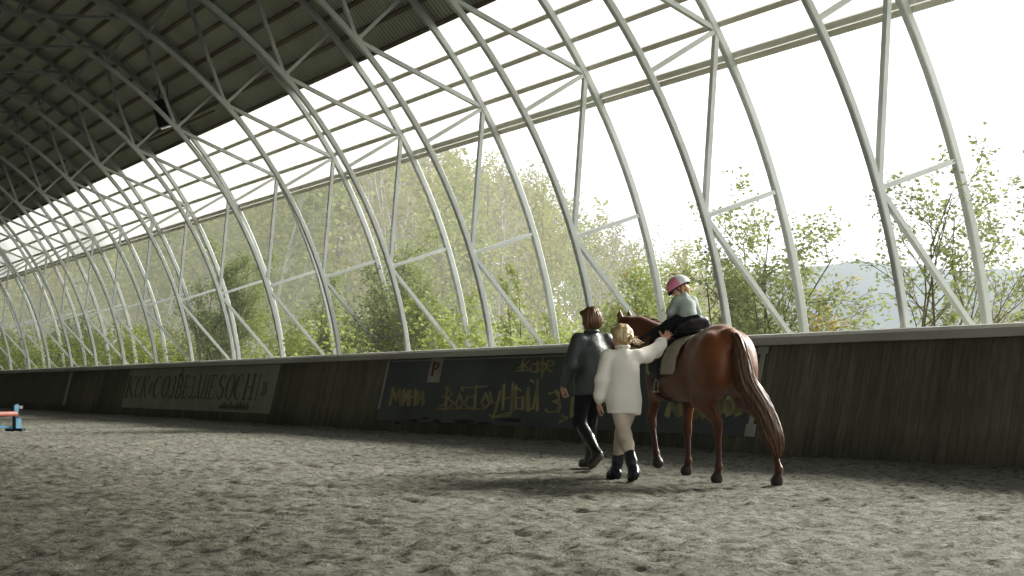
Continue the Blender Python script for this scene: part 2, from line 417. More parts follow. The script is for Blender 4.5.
m = MB(); m.box((CX+RI-0.16, -0.15, -0.3), (CX+RO+0.16, 0.15, -0.02)); tpart(m, 'footing', noisy('footing_concrete', (0.3, 0.3, 0.28), (0.4, 0.4, 0.37), 6, 0.9))
TRUSS_LABEL = {-1: 'grey steel arch truss standing nearest the camera, beyond the right edge',
               0: 'grey steel arch truss nearest the right edge, in front of the tall open shrub',
               1: 'grey steel arch truss rising behind the brown horse and its rider',
               2: 'grey steel arch truss rising just behind the dark-haired person in the grey jacket',
               3: 'grey steel arch truss standing over the yellow cafe lettering on the dark banner',
               4: 'grey steel arch truss overgrown by the green creeper, over the small P sign',
               5: 'grey steel arch truss over the bare boards between the two lettered banners',
               6: 'grey steel arch truss standing over the right end of the pale lettered banner'}
for n in range(-1, NT):
    o = truss if n == -1 else copy_tree(truss)
    o.location = (0, Y0 + BAY*n, 0)
    tag(o, TRUSS_LABEL.get(n, f'grey steel arch truss, {ORD[n]} counted from the right edge of the photo'), 'arch truss', 'arch trusses carrying the roof')
# ================================================================== OUTSIDE: ground, hills, hillside trees, shrubs along the wall
def ray(u, v):
    x = (u-512)/FOCAL; y = -(v-288)/FOCAL
    f = math.cos(PITCH) - y*math.sin(PITCH); up = math.sin(PITCH) + y*math.cos(PITCH)
    return Vector((math.cos(YAW)*x + math.sin(YAW)*f, -math.sin(YAW)*x + math.cos(YAW)*f, up))
def at_x(u, v, X):
    d = ray(u, v); return d*(X/d.x) + Vector((0, 0, EYE))
def at_depth(u, v, D):
    d = ray(u, v); h = math.hypot(d.x, d.y); return d*(D/h) + Vector((0, 0, EYE))

def smooth(a, b, x):
    t = np.clip((x-a)/(b-a), 0, 1); return t*t*(3-2*t)
def hill_h(x, y):
    az = np.degrees(np.arctan2(x, y)); D = np.hypot(x, y)
    top = np.interp(az, [-10, 5, 12, 20, 25, 28, 31, 33.5, 36, 40, 60], [34, 32, 30, 25, 18, 12, 7, 3.5, 1.5, 0, 0])
    return top*smooth(30, 150, D)*smooth(17, 60, x) - 0.15
gx = np.concatenate([np.arange(13.02, 60, 1.6), np.arange(60, 420, 7)])
gy = np.concatenate([np.arange(-60, 0, 8), np.arange(0, 120, 2.0), np.arange(120, 460, 8)])
XX, YY = np.meshgrid(gx, gy)
ZZ = hill_h(XX, YY) + 0.5*(vnoise(XX*0.15, YY*0.15, 21)-0.5)*smooth(16, 40, XX) + 0.12*(vnoise(XX*0.6, YY*0.6, 22)-0.5)*smooth(13.5, 18, XX)
nx, ny = len(gx), len(gy)
I = (np.arange(ny-1)[:, None]*nx + np.arange(nx-1)[None, :]).ravel()
m_meadow, nt, b = new_mat('spring_meadow')
v = coords(nt)
n1 = node(nt, 'ShaderNodeTexNoise', Scale=0.22, Detail=9.0, Roughness=0.75); nt.links.new(v, n1.inputs['Vector'])
nt.links.new(ramp(nt, n1.outputs['Fac'], [(0.30, (0.14, 0.13, 0.085)), (0.48, (0.17, 0.17, 0.095)), (0.62, (0.19, 0.20, 0.10)), (0.8, (0.28, 0.25, 0.17))]), b.inputs['Base Color'])
b.inputs['Roughness'].default_value = 0.95; b.inputs['Specular IOR Level'].default_value = 0.1
tag(mesh_obj('hillside', np.stack([XX, YY, ZZ], -1).reshape(-1, 3), np.stack([I, I+1, I+nx+1, I+nx], -1), m_meadow, smooth=True), kind='structure')

# far blue mountain ridge
m_far = noisy('far_ridge_forest', (0.19, 0.21, 0.213), (0.21, 0.228, 0.232), 0.01, 1.0, spec=0.0)
azs = np.radians(np.linspace(30, 150, 150)); V = []
for i, az_ in enumerate(azs):
    a_ = math.degrees(az_); elv = np.interp(a_, [30, 35.5, 39, 41.05, 43, 45, 48, 60, 75, 95, 120, 150], [2.1, 3.5, 4.2, 4.56, 4.4, 4.15, 4.15, 3.6, 4.6, 3.9, 4.8, 3.0]) + 0.05*math.sin(a_*2.9) + 0.03*math.sin(a_*8.3)
    for k, (D, fz) in enumerate(((700, -0.1), (850, 0.55), (1000, 1.0), (1250, 0.0))):
        V.append((math.sin(az_)*D, math.cos(az_)*D, 1000*math.tan(math.radians(elv))*fz - (4 if fz <= 0 else 0)))
tag(mesh_obj('mountains', V, [(4*i+k, 4*i+k+1, 4*i+k+5, 4*i+k+4) for i in range(149) for k in range(3)], m_far, smooth=True), kind='structure')
# plain between meadow and ridge
m = MB(); m.add([(13.02, -300, -0.9), (1400, -300, -0.9), (1400, 1500, -0.9), (13.02, 1500, -0.9)], [(0, 1, 2, 3)])
tag(m.build('land', noisy('hazy_plain', (0.33, 0.37, 0.33), (0.40, 0.43, 0.38), 0.02, 1.0)), kind='structure')

# ---- plants
def leaf_mat(name, c1, c2, scale=1.5, trans=0.45, haze=0.0):
    m, nt, b = new_mat(name); nt.nodes.remove(b); out = nt.nodes['Material Output']
    v = coords(nt); n = node(nt, 'ShaderNodeTexNoise', Scale=scale, Detail=4.0); nt.links.new(v, n.inputs['Vector'])
    c = ramp(nt, n.outputs['Fac'], [(0.3, c1), (0.7, c2)])
    d = nt.nodes.new('ShaderNodeBsdfDiffuse'); t = nt.nodes.new('ShaderNodeBsdfTranslucent'); ms = nt.nodes.new('ShaderNodeMixShader')
    ms.inputs['Fac'].default_value = trans
    nt.links.new(c, d.inputs['Color']); nt.links.new(c, t.inputs['Color'])
    nt.links.new(d.outputs[0], ms.inputs[1]); nt.links.new(t.outputs[0], ms.inputs[2]); nt.links.new(ms.outputs[0], out.inputs['Surface'])
    if haze:                                        # faint pale glow added to the leaves to imitate misty air
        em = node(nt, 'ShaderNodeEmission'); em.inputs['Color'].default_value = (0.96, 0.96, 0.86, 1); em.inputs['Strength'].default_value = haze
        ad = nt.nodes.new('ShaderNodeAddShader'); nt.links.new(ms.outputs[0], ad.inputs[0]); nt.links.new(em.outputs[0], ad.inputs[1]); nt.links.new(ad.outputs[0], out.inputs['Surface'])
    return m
def hazy(m, s):  # adds a faint pale glow that stands in for mist
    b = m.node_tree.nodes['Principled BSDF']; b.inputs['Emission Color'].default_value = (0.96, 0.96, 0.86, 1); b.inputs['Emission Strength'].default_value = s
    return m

def grow(seed, h, r0, levels, nb, spread, up=0.35, start=0.25, wob=0.08, lenf=0.5):
    """recursive branching; returns list of (points, r_start, r_end, level)"""
    r = random.Random(seed); out = []
    def limb(p, d, L, rad, lev):
        n = 5 if lev < 2 else 3; pts = [p.copy()]; q = p.copy(); dd = d.normalized()
        for i in range(n):
            dd = (dd + Vector((r.gauss(0, wob), r.gauss(0, wob), r.gauss(0, wob) + up*0.12))).normalized()
            q = q + dd*(L/n); pts.append(q.copy())
        out.append((pts, rad, rad*0.35, lev))
        if lev < levels:
            k = nb[lev]
            for j in range(k):
                f = start + (1-start)*(j + r.random())/k if lev == 0 else 0.2 + 0.8*(j+r.random())/k
                x = f*n; i0 = min(int(x), n-1); pp = pts[i0].lerp(pts[i0+1], x-i0)
                a = r.uniform(0, 2*PI); base = (pts[i0+1]-pts[i0]).normalized()
                s1 = base.cross(Vector((0.3, 0.2, 1))).normalized(); s2 = base.cross(s1)
                ang = spread*r.uniform(0.7, 1.25)
                nd = base*math.cos(ang) + (s1*math.cos(a) + s2*math.sin(a))*math.sin(ang)
                limb(pp, nd, L*lenf*r.uniform(0.7, 1.2)*(1.15-0.45*f), rad*0.5*(1.1-0.4*f), lev+1)
    limb(Vector((0, 0, 0)), Vector((r.gauss(0, .05), r.gauss(0, .05), 1)), h, r0, 0)
    return out

def limbs_mesh(limbs, m=None, kmin=3):
    m = m or MB()
    for pts, a, b_, lev in limbs:
        n = len(pts); m.tube(pts, [max(a + (b_-a)*i/(n-1), 0.0035) for i in range(n)], 6 if lev == 0 else kmin)
    return m

def leaves_on(limbs, minlev, count, size, jitter, seed):
    r = np.random.default_rng(seed); segs = []
    for pts, a, b_, lev in limbs:
        if lev >= minlev:
            for i in range(len(pts)-1): segs.append((pts[i], pts[i+1]))
    A = np.array([s[0] for s in segs]); B = np.array([s[1] for s in segs])
    pick = r.integers(0, len(segs), count); t = r.random((count, 1))
    P = A[pick]*(1-t) + B[pick]*t + r.normal(0, jitter, (count, 3))
    return leaf_quads(P, size, r)

def leaf_quads(P, size, r, updown=0.4):
    n = len(P)
    ax = r.normal(0, 1, (n, 3)); ax[:, 2] *= updown; ax /= np.linalg.norm(ax, axis=1, keepdims=True)
    q = r.normal(0, 1, (n, 3)); q -= (q*ax).sum(1, keepdims=True)*ax; q /= np.linalg.norm(q, axis=1, keepdims=True)
    s = size*r.uniform(0.6, 1.3, (n, 1)); w = s*0.33
    V = np.stack([P, P + ax*s*0.5 + q*w, P + ax*s, P + ax*s*0.5 - q*w], 1).reshape(-1, 3)
    return V, np.arange(n*4).reshape(n, 4)

HAZE = 0.11  # strength of the mist glow added to far foliage, bark and meadow
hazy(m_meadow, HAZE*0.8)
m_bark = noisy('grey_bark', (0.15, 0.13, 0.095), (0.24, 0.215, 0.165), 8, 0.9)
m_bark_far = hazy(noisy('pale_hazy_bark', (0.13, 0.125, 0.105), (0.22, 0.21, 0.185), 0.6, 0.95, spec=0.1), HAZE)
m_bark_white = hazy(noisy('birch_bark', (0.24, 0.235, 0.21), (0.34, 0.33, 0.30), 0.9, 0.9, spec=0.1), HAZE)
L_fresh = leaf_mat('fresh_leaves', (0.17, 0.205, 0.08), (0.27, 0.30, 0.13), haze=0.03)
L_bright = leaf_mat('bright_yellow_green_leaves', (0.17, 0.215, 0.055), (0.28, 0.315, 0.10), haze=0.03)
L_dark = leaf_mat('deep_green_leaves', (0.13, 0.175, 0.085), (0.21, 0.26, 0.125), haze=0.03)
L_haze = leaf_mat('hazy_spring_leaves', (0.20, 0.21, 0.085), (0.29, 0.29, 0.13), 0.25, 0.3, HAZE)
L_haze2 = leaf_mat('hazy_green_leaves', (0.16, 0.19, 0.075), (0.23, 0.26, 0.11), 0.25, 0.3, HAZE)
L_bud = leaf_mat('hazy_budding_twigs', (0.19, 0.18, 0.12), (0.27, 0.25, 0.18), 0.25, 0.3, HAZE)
L_gold = leaf_mat('golden_leaves', (0.32, 0.26, 0.07), (0.46, 0.36, 0.12), haze=0.03)
L_orange = leaf_mat('orange_blossom', (0.55, 0.22, 0.05), (0.7, 0.33, 0.08), haze=0.03)
L_pink = leaf_mat('pale_blossom', (0.5, 0.44, 0.36), (0.66, 0.60, 0.50), haze=0.03)

# hillside trees: a few kinds, copied
def hill_proto(seed, h, kind):
    t = empty('hillside_tree')
    if kind == 'bare':
        L = grow(seed, h, h*0.010, 3, (10, 6, 4), 0.62, 0.9, 0.35, 0.05, 0.38); leaf, cnt, sz, jit = L_bud, 500, 0.22, 0.25
    elif kind == 'spring':
        L = grow(seed, h, h*0.009, 2, (15, 7), 0.75, 0.5, 0.3, 0.06, 0.36); leaf, cnt, sz, jit = L_haze, 1900, 0.30, 0.45
    else:
        L = grow(seed, h, h*0.009, 2, (13, 7), 0.8, 0.4, 0.22, 0.06, 0.36); leaf, cnt, sz, jit = L_haze2, 2300, 0.32, 0.5
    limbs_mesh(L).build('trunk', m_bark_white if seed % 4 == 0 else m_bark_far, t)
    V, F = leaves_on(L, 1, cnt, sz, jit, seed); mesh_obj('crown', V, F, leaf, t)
    return t
kinds = ['bare', 'bare', 'spring', 'spring', 'green', 'bare', 'spring']
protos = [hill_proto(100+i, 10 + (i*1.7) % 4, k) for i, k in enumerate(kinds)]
HL = {'bare': 'pale leafless tree in the misty wood on the hillside', 'spring': 'tree in yellow-green spring leaf on the misty hillside', 'green': 'bushy green tree on the misty hillside'}
used = set(); rr_ = random.Random(11); placed = []
tries = 0; SC = []
while len(placed) < 190 and tries < 6000:
    tries += 1
    az = rr_.uniform(9.5, 37.5); D = rr_.uniform(42, 165) if az < 31 else rr_.uniform(42, 100)
    x, y = D*math.sin(math.radians(az)), D*math.cos(math.radians(az))
    if x < 19 or any((x-a)**2 + (y-b_)**2 < (2.3 + D*0.012)**2 for a, b_ in placed): continue
    if az > 30 and rr_.random() < (az-30)/7.5: continue
    w = [0.5, 0.5, 1.2, 1.2, 1.0, 0.4, 1.2] if az < 23 else [1.3, 1.3, .6, .6, .5, 1.3, .5]
    k = rr_.choices(range(7), w)[0]
    u_ = 512 + FOCAL*math.tan(math.radians(az)-YAW); topv = np.interp(u_, [-50, 340, 400, 440, 480, 540, 580, 640, 700, 800], [60, 115, 132, 146, 155, 184, 210, 238, 258, 285])
    zmax = EYE + D*math.tan((387-topv)/FOCAL); hmax = zmax*rr_.uniform(0.84, 1.0) - float(hill_h(np.array(x), np.array(y)))
    h0 = float(10 + (k*1.7) % 4)*1.05; s = min(rr_.uniform(0.75, 1.2), hmax/h0)
    if s < 0.30: continue
    placed.append((x, y)); SC.append(s)
    o = protos[k] if k not in used else copy_tree(protos[k])
    used.add(k)
    s = SC[len(placed)-1]
    o.location = (x, y, float(hill_h(np.array(x), np.array(y))) - 0.35); o.rotation_euler = (0, 0, rr_.uniform(0, 6.28)); o.scale = (s, s, s)
    tag(o, HL[kinds[k]], 'tree', 'trees of the hillside wood')

# shrubs standing just outside the wall
def shrub(name, label, u, X, top_v, width, leaf, n, size, seed, stems=4, levels=2, jit=0.06, cat='shrub', group=None, bark=None, z0=-0.1, spread=0.7, extra=None, openness=0.35, dark=None):
    """u: where it stands along the wall, top_v: row of its top in the photo's frame"""
    top = at_x(u, top_v, X); base = Vector((top.x, top.y, z0)); h = top.z - z0
    o = empty(name, base); r = random.Random(seed); m = MB(); L = []
    for s in range(stems):
        l = grow(seed*17+s, h*(1.0 if s == 0 else r.uniform(0.62, 0.97)), 0.008+0.004*h, levels, (7, 5, 3), spread, 0.4, openness, 0.09, width/h*0.62)
        a = r.uniform(0, 6.28); off = Vector((0.35*math.cos(a)*0.6, width*0.32*math.sin(a), 0))*(0 if s == 0 else 1)
        tilt = Matrix.Rotation(r.uniform(-0.12, 0.12) + off.y*0.10, 3, 'X') if s else Matrix.Identity(3)
        l = [([tilt @ p + off for p in pts], x, y_, lev) for pts, x, y_, lev in l]
        L += l
    P = np.array([p for l in L for p in l[0]]); sz = h*0.97/P[:, 2].max(); sy = min(1.4, width/(np.ptp(np.sort(P[:, 1])[len(P)//50:-len(P)//50])+0.2))
    L = [([Vector((p.x*sy, p.y*sy, p.z*sz)) for p in pts], a_, b_, lev) for pts, a_, b_, lev in L]
    limbs_mesh(L, m).build('stem', bark or m_bark, o)
    V, F = leaves_on(L, 1, n, size, jit, seed); mesh_obj('foliage', V, F, leaf, o)
    if dark:
        V, F = leaves_on(L, 1, int(n*0.35), size, jit, seed+5); mesh_obj('foliage', V, F, dark, o)
    if extra:
        V, F = leaves_on(L, levels, extra[1], extra[2], jit, seed+9); mesh_obj('blossom', V, F, extra[0], o)
    return tag(o, label, cat, group)

shrub('tall_shrub', 'tall open shrub with light leaves inside the arch truss nearest the right edge', 938, 14.5, 138, 2.6, L_fresh, 2600, 0.068, 1, 6, 3, 0.05, spread=0.62, dark=L_bright)
shrub('tall_shrub', 'tall leafy shrub rising above the wall right behind the rider and the saddle', 757, 14.6, 172, 2.9, L_fresh, 6500, 0.072, 2, 9, 3, 0.08, spread=0.85, dark=L_bright, openness=0.25)
shrub('low_shrub', 'low golden-leaved shrub over the wall just right of the tall shrub behind the horse', 822, 14.9, 268, 1.3, L_gold, 1065, 0.056, 3, 3, 2, 0.06, spread=0.6)
shrub('bushy_shrub', 'dense yellow-green bush behind the heads of the two walkers, dotted with orange blossom', 628, 14.9, 258, 2.1, L_bright, 13566, 0.068, 4, 9, 2, 0.12, spread=0.8, extra=(L_orange, 60, 0.06), openness=0.1)
shrub('bushy_shrub', 'loose green bush close against the wall behind the horse head and the rider', 690, 15.1, 286, 1.6, L_fresh, 6460, 0.065, 5, 6, 2, 0.1, openness=0.1)
shrub('young_tree', 'young sapling with few yellow-green leaves left of the dark-haired person', 518, 14.6, 258, 1.0, L_bright, 1356, 0.06, 6, 2, 2, 0.04, cat='tree', spread=0.6)
shrub('bushy_shrub', 'pale green bush directly left of the dark-haired person, above the cafe lettering', 552, 15.2, 296, 1.6, L_bright, 5491, 0.065, 7, 6, 2, 0.1, openness=0.1)
shrub('low_shrub', 'dark-leaved low shrub at the foot of the truss over the yellow lettering', 480, 14.4, 300, 1.1, L_dark, 2261, 0.065, 8, 5, 2, 0.07, openness=0.1)
shrub('creeper', 'green creeper climbing the arch truss above the small P sign', 402, 14.1, 222, 2.5, L_fresh, 13566, 0.068, 9, 7, 3, 0.12, cat='climbing plant', spread=0.85, dark=L_dark, z0=0.3, openness=0.12)
shrub('bushy_shrub', 'bright green bush between the creeper and the dark low shrub', 438, 15.2, 288, 1.7, L_bright, 6137, 0.068, 10, 6, 2, 0.1, openness=0.1)
shrub('bushy_shrub', 'green bush on the bare wall stretch between the two lettered banners', 335, 14.6, 268, 1.7, L_fresh, 7106, 0.073, 11, 6, 2, 0.1, openness=0.1, dark=L_dark)
shrub('tall_shrub', 'tall tangled shrub with a dark clump at its top above the pale lettered banner', 226, 14.6, 232, 2.7, L_fresh, 10336, 0.081, 12, 6, 3, 0.12, spread=0.75, dark=L_dark)
shrub('bushy_shrub', 'pale blossoming bush beside the tangled shrub over the pale banner', 178, 16.0, 318, 2.4, L_fresh, 6137, 0.088, 13, 6, 2, 0.12, extra=(L_pink, 350, 0.10), openness=0.1)
shrub('bushy_shrub', 'round dark green bush at the left, over the white strip on the wall', 72, 15.5, 310, 3.0, L_dark, 13566, 0.113, 14, 9, 2, 0.22, openness=0.08)
shrub('bushy_shrub', 'green bush at the far left edge above the wall', 12, 15.5, 322, 3.2, L_fresh, 9690, 0.121, 15, 8, 2, 0.22, openness=0.08, dark=L_dark)
shrub('bushy_shrub', 'green bush left of the pale lettered banner, second from the left edge', 128, 15.8, 326, 2.6, L_bright, 7752, 0.105, 16, 7, 2, 0.18, openness=0.08)
shrub('bushy_shrub', 'yellow-green bush right of the tangled shrub over the pale banner', 282, 15.6, 290, 2.2, L_bright, 7106, 0.081, 17, 6, 2, 0.14, openness=0.1)
shrub('pale_shrub', 'pale yellow-green bush beyond the wall at the right edge', 1012, 24.0, 288, 3.4, L_haze, 8398, 0.105, 18, 8, 2, 0.2, openness=0.1)
shrub('pale_shrub', 'misty pale bush seen past the wall between horse and right-hand truss', 850, 27.0, 308, 2.6, L_haze, 4522, 0.113, 19, 6, 2, 0.2, openness=0.1)
# tree outside the frame at the right whose twig hangs into view
shrub('overhanging_tree', 'leafy twigs of a tree hanging in at the upper right edge', 1088, 14.9, 70, 2.7, L_fresh, 1744, 0.068, 23, 2, 3, 0.05, cat='tree', spread=0.9)

# lush low growth between the wall and the wood: nobody could count it
g = np.random.default_rng(77); n = 60000
yy_ = 10 + 75*g.random(n)**1.3; xx_ = 13.4 + 9*g.random(n)**1.5; top_ = (1.1 + 2.0*vnoise(xx_*0.5, yy_*0.35, 44))*np.interp(yy_, [10, 18, 26, 80], [0.35, 0.6, 1.0, 1.2])
P = np.stack([xx_, yy_, hill_h(xx_, yy_) + 0.05 + top_*g.random(n)**0.7], 1)
V, F = leaf_quads(P, 0.11, g)
tag(mesh_obj('undergrowth', V, F, leaf_mat('lush_undergrowth', (0.20, 0.25, 0.08), (0.34, 0.37, 0.14), 0.5)), 'lush yellow-green low growth along the outside of the wall', 'undergrowth', kind='stuff')
# ================================================================== smooth bodies: blended tapered limbs -> one continuous skin
class Body:
    def __init__(self, k=0.03): self.p = []; self.k = k
    def cone(self, a, b, ra, rb, col=None, k=None, flat=None, op='add'):
        """tapered round limb; flat=(axis, factor) squeezes or widens its section along an axis"""
        self.p.append(dict(t='c', a=np.array(a, float), b=np.array(b, float), ra=ra, rb=rb, col=col, k=self.k if k is None else k, flat=flat, op=op)); return self
    def chain(self, pts, rs, col=None, k=None, flat=None):
        for i in range(len(pts)-1): self.cone(pts[i], pts[i+1], rs[i], rs[i+1], col, k, flat)
        return self
    def ell(self, c, r, col=None, k=None, rot=None, op='add'):
        self.p.append(dict(t='e', a=np.array(c, float), r=np.array(r, float), rot=None if rot is None else np.array(rot, float), col=col, k=self.k if k is None else k, op=op)); return self
    def clip(self, pt, n):
        self.p.append(dict(t='p', a=np.array(pt, float), n=np.array(n, float)/np.linalg.norm(n), op='clip')); return self
    def dist(self, q, P):
        if q['t'] == 'p': return (P - q['a']) @ q['n']
        if q['t'] == 'c':
            a, b = q['a'], q['b']; ra, rb = q['ra'], q['rb']; sc = 1.0
            if q['flat'] is not None:
                n = np.array(q['flat'][0], float); n = n/np.linalg.norm(n); f = q['flat'][1]
                P = P + ((P - a) @ n)[..., None]*n*(1/f-1); b = b + n*((b-a) @ n)*(1/f-1); sc = min(1.0, f) if f < 1 else 1.0
            ba = b - a; pa = P - a; h = np.clip((pa @ ba)/max(ba @ ba, 1e-9), 0, 1)
            return (np.linalg.norm(pa - h[..., None]*ba, axis=-1) - (ra + (rb-ra)*h))*sc
        d = P - q['a']
        if q['rot'] is not None: d = d @ q['rot']      # columns of rot are the ellipsoid axes
        k0 = np.linalg.norm(d/q['r'], axis=-1); k1 = np.linalg.norm(d/q['r']**2, axis=-1)
        return k0*(k0-1)/np.maximum(k1, 1e-6)
    def box(self, q):
        if q['t'] == 'c':
            r = max(q['ra'], q['rb'])*max(1.0, q['flat'][1] if q['flat'] is not None else 1.0)
            return np.minimum(q['a'], q['b'])-r, np.maximum(q['a'], q['b'])+r
        r = q['r'] if q['rot'] is None else np.full(3, q['r'].max())
        return q['a']-r, q['a']+r
    def surface(self, h):
        adds = [q for q in self.p if q['op'] == 'add']
        lo = np.min([self.box(q)[0] for q in adds], 0)-4*h; hi = np.max([self.box(q)[1] for q in adds], 0)+4*h
        n = np.ceil((hi-lo)/h).astype(int)+1
        F = np.full(n, 1.0, np.float32)
        ax = [lo[i]+h*np.arange(n[i]) for i in range(3)]
        for q in self.p:
            if q['op'] == 'clip':
                G = (ax[0][:, None, None]-q['a'][0])*q['n'][0] + (ax[1][None, :, None]-q['a'][1])*q['n'][1] + (ax[2][None, None, :]-q['a'][2])*q['n'][2]
                F = np.maximum(F, G.astype(np.float32)); continue
            b0, b1 = self.box(q); m = q['k']+2.5*h
            i0 = np.maximum(np.floor((b0-m-lo)/h).astype(int), 0); i1 = np.minimum(np.ceil((b1+m-lo)/h).astype(int)+1, n)
            if (i1 <= i0).any(): continue
            sl = tuple(slice(a, b) for a, b in zip(i0, i1))
            P = np.stack(np.meshgrid(*[ax[i][sl[i]] for i in range(3)], indexing='ij'), -1)
            d = self.dist(q, P).astype(np.float32); f = F[sl]; k = max(q['k'], 1e-4)
            if q['op'] == 'add':
                hh = np.maximum(k-np.abs(f-d), 0)/k; F[sl] = np.minimum(f, d)-hh*hh*k*0.25
            else:
                d = -d; hh = np.maximum(k-np.abs(f-d), 0)/k; F[sl] = np.maximum(f, d)+hh*hh*k*0.25
        V, Q = surface_net(F); V = lo + V*h
        return V, Q
    def colors(self, V, tau=0.006):
        W = np.zeros(len(V)); C = np.zeros((len(V), 3))
        ps = [q for q in self.p if q['op'] == 'add' and q['col'] is not None]
        D = np.stack([self.dist(q, V) for q in ps], 1); dm = D.min(1)
        for j, q in enumerate(ps):
            w = np.exp(-np.clip((D[:, j]-dm)/tau, 0, 40)); W += w; C += w[:, None]*np.array(q['col'])
        return C/W[:, None]
    def build(self, name, h, mat, parent=None, displace=None, paint=None, relax=2):
        V, Q = self.surface(h)
        V = relax_mesh(V, Q, relax)
        if displace is not None:
            N = normals(V, Q); V = V + N*displace(V)[:, None]
        col = None
        if any(q.get('col') is not None for q in self.p):
            col = self.colors(V)
            if paint: col = paint(V, col)
        return mesh_obj(name, V, Q, mat, parent, smooth=True, colors=col)

def surface_net(F):
    s = F < 0; nx, ny, nz = F.shape
    c = np.zeros((nx-1, ny-1, nz-1), np.int8)
    for i in (0, 1):
        for j in (0, 1):
            for k in (0, 1): c += s[i:nx-1+i, j:ny-1+j, k:nz-1+k]
    cells = np.argwhere((c > 0) & (c < 8)); idx = np.full(c.shape, -1, np.int64); idx[tuple(cells.T)] = np.arange(len(cells))
    acc = np.zeros((len(cells), 3)); cnt = np.zeros(len(cells)); x, y, z = cells.T
    for d in range(3):
        o1, o2 = [q for q in range(3) if q != d]
        for a in (0, 1):
            for b in (0, 1):
                off = [0, 0, 0]; off[o1] = a; off[o2] = b; e = [0, 0, 0]; e[d] = 1
                f0 = F[x+off[0], y+off[1], z+off[2]]; f1 = F[x+off[0]+e[0], y+off[1]+e[1], z+off[2]+e[2]]
                cr = (f0 < 0) != (f1 < 0); t = np.where(cr, f0/np.where(cr, f0-f1, 1), 0)
                p = np.zeros((len(cells), 3)); p[:, o1] = a; p[:, o2] = b; p[:, d] = t
                acc += p*cr[:, None]; cnt += cr
    V = cells + acc/cnt[:, None]; Q = []
    for d in range(3):
        o1, o2 = (d+1) % 3, (d+2) % 3
        sl0 = [slice(None)]*3; sl1 = [slice(None)]*3; sl0[d] = slice(0, -1); sl1[d] = slice(1, None)
        cr = s[tuple(sl0)] != s[tuple(sl1)]; E = np.argwhere(cr)
        ok = (E[:, o1] > 0) & (E[:, o2] > 0) & (E[:, o1] < F.shape[o1]-1) & (E[:, o2] < F.shape[o2]-1); E = E[ok]
        def at(a, b):
            q = E.copy(); q[:, o1] -= a; q[:, o2] -= b; return idx[tuple(q.T)]
        quad = np.stack([at(1, 1), at(0, 1), at(0, 0), at(1, 0)], 1)
        fl = ~s[tuple(E.T)]; quad[fl] = quad[fl][:, ::-1]; Q.append(quad)
    return V, np.concatenate(Q)

def relax_mesh(V, Q, it):
    e = np.concatenate([Q[:, [0, 1]], Q[:, [1, 2]], Q[:, [2, 3]], Q[:, [3, 0]]])
    for _ in range(it):
        for w in (0.5, -0.5):
            S = np.zeros_like(V); n = np.bincount(e.ravel(), minlength=len(V))
            for d in range(3):
                S[:, d] = np.bincount(e[:, 0], V[e[:, 1], d], len(V)) + np.bincount(e[:, 1], V[e[:, 0], d], len(V))
            V = V + w*(S/np.maximum(n, 1)[:, None]-V)
    return V

def normals(V, Q):
    n = np.cross(V[Q[:, 2]]-V[Q[:, 0]], V[Q[:, 3]]-V[Q[:, 1]]); N = np.zeros_like(V)
    for j in range(4):
        for d in range(3): N[:, d] += np.bincount(Q[:, j], n[:, d], len(V))
    return N/np.maximum(np.linalg.norm(N, axis=1, keepdims=True), 1e-9)

def folds(seed, amp, freqs=(14, 23, 37), stretch=(1, 1, 0.5)):
    """cloth folds: a few bent waves"""
    r = np.random.default_rng(seed); ws = [(r.normal(0, 1, 3)*np.array(stretch), r.uniform(0, 6.28), f) for f in freqs for _ in range(2)]
    def f(V):
        d = 0
        for w, ph, fq in ws:
            d = d + np.sin((V @ (w/np.linalg.norm(w)))*fq + ph + 1.2*np.sin(V[:, 2]*9+ph))*amp*14/fq
        return d
    return f

def frame(fwd, up):
    f = np.array(fwd, float); f /= np.linalg.norm(f); u = np.array(up, float); l = np.cross(u, f); l /= np.linalg.norm(l); u = np.cross(f, l)
    return f, l, u

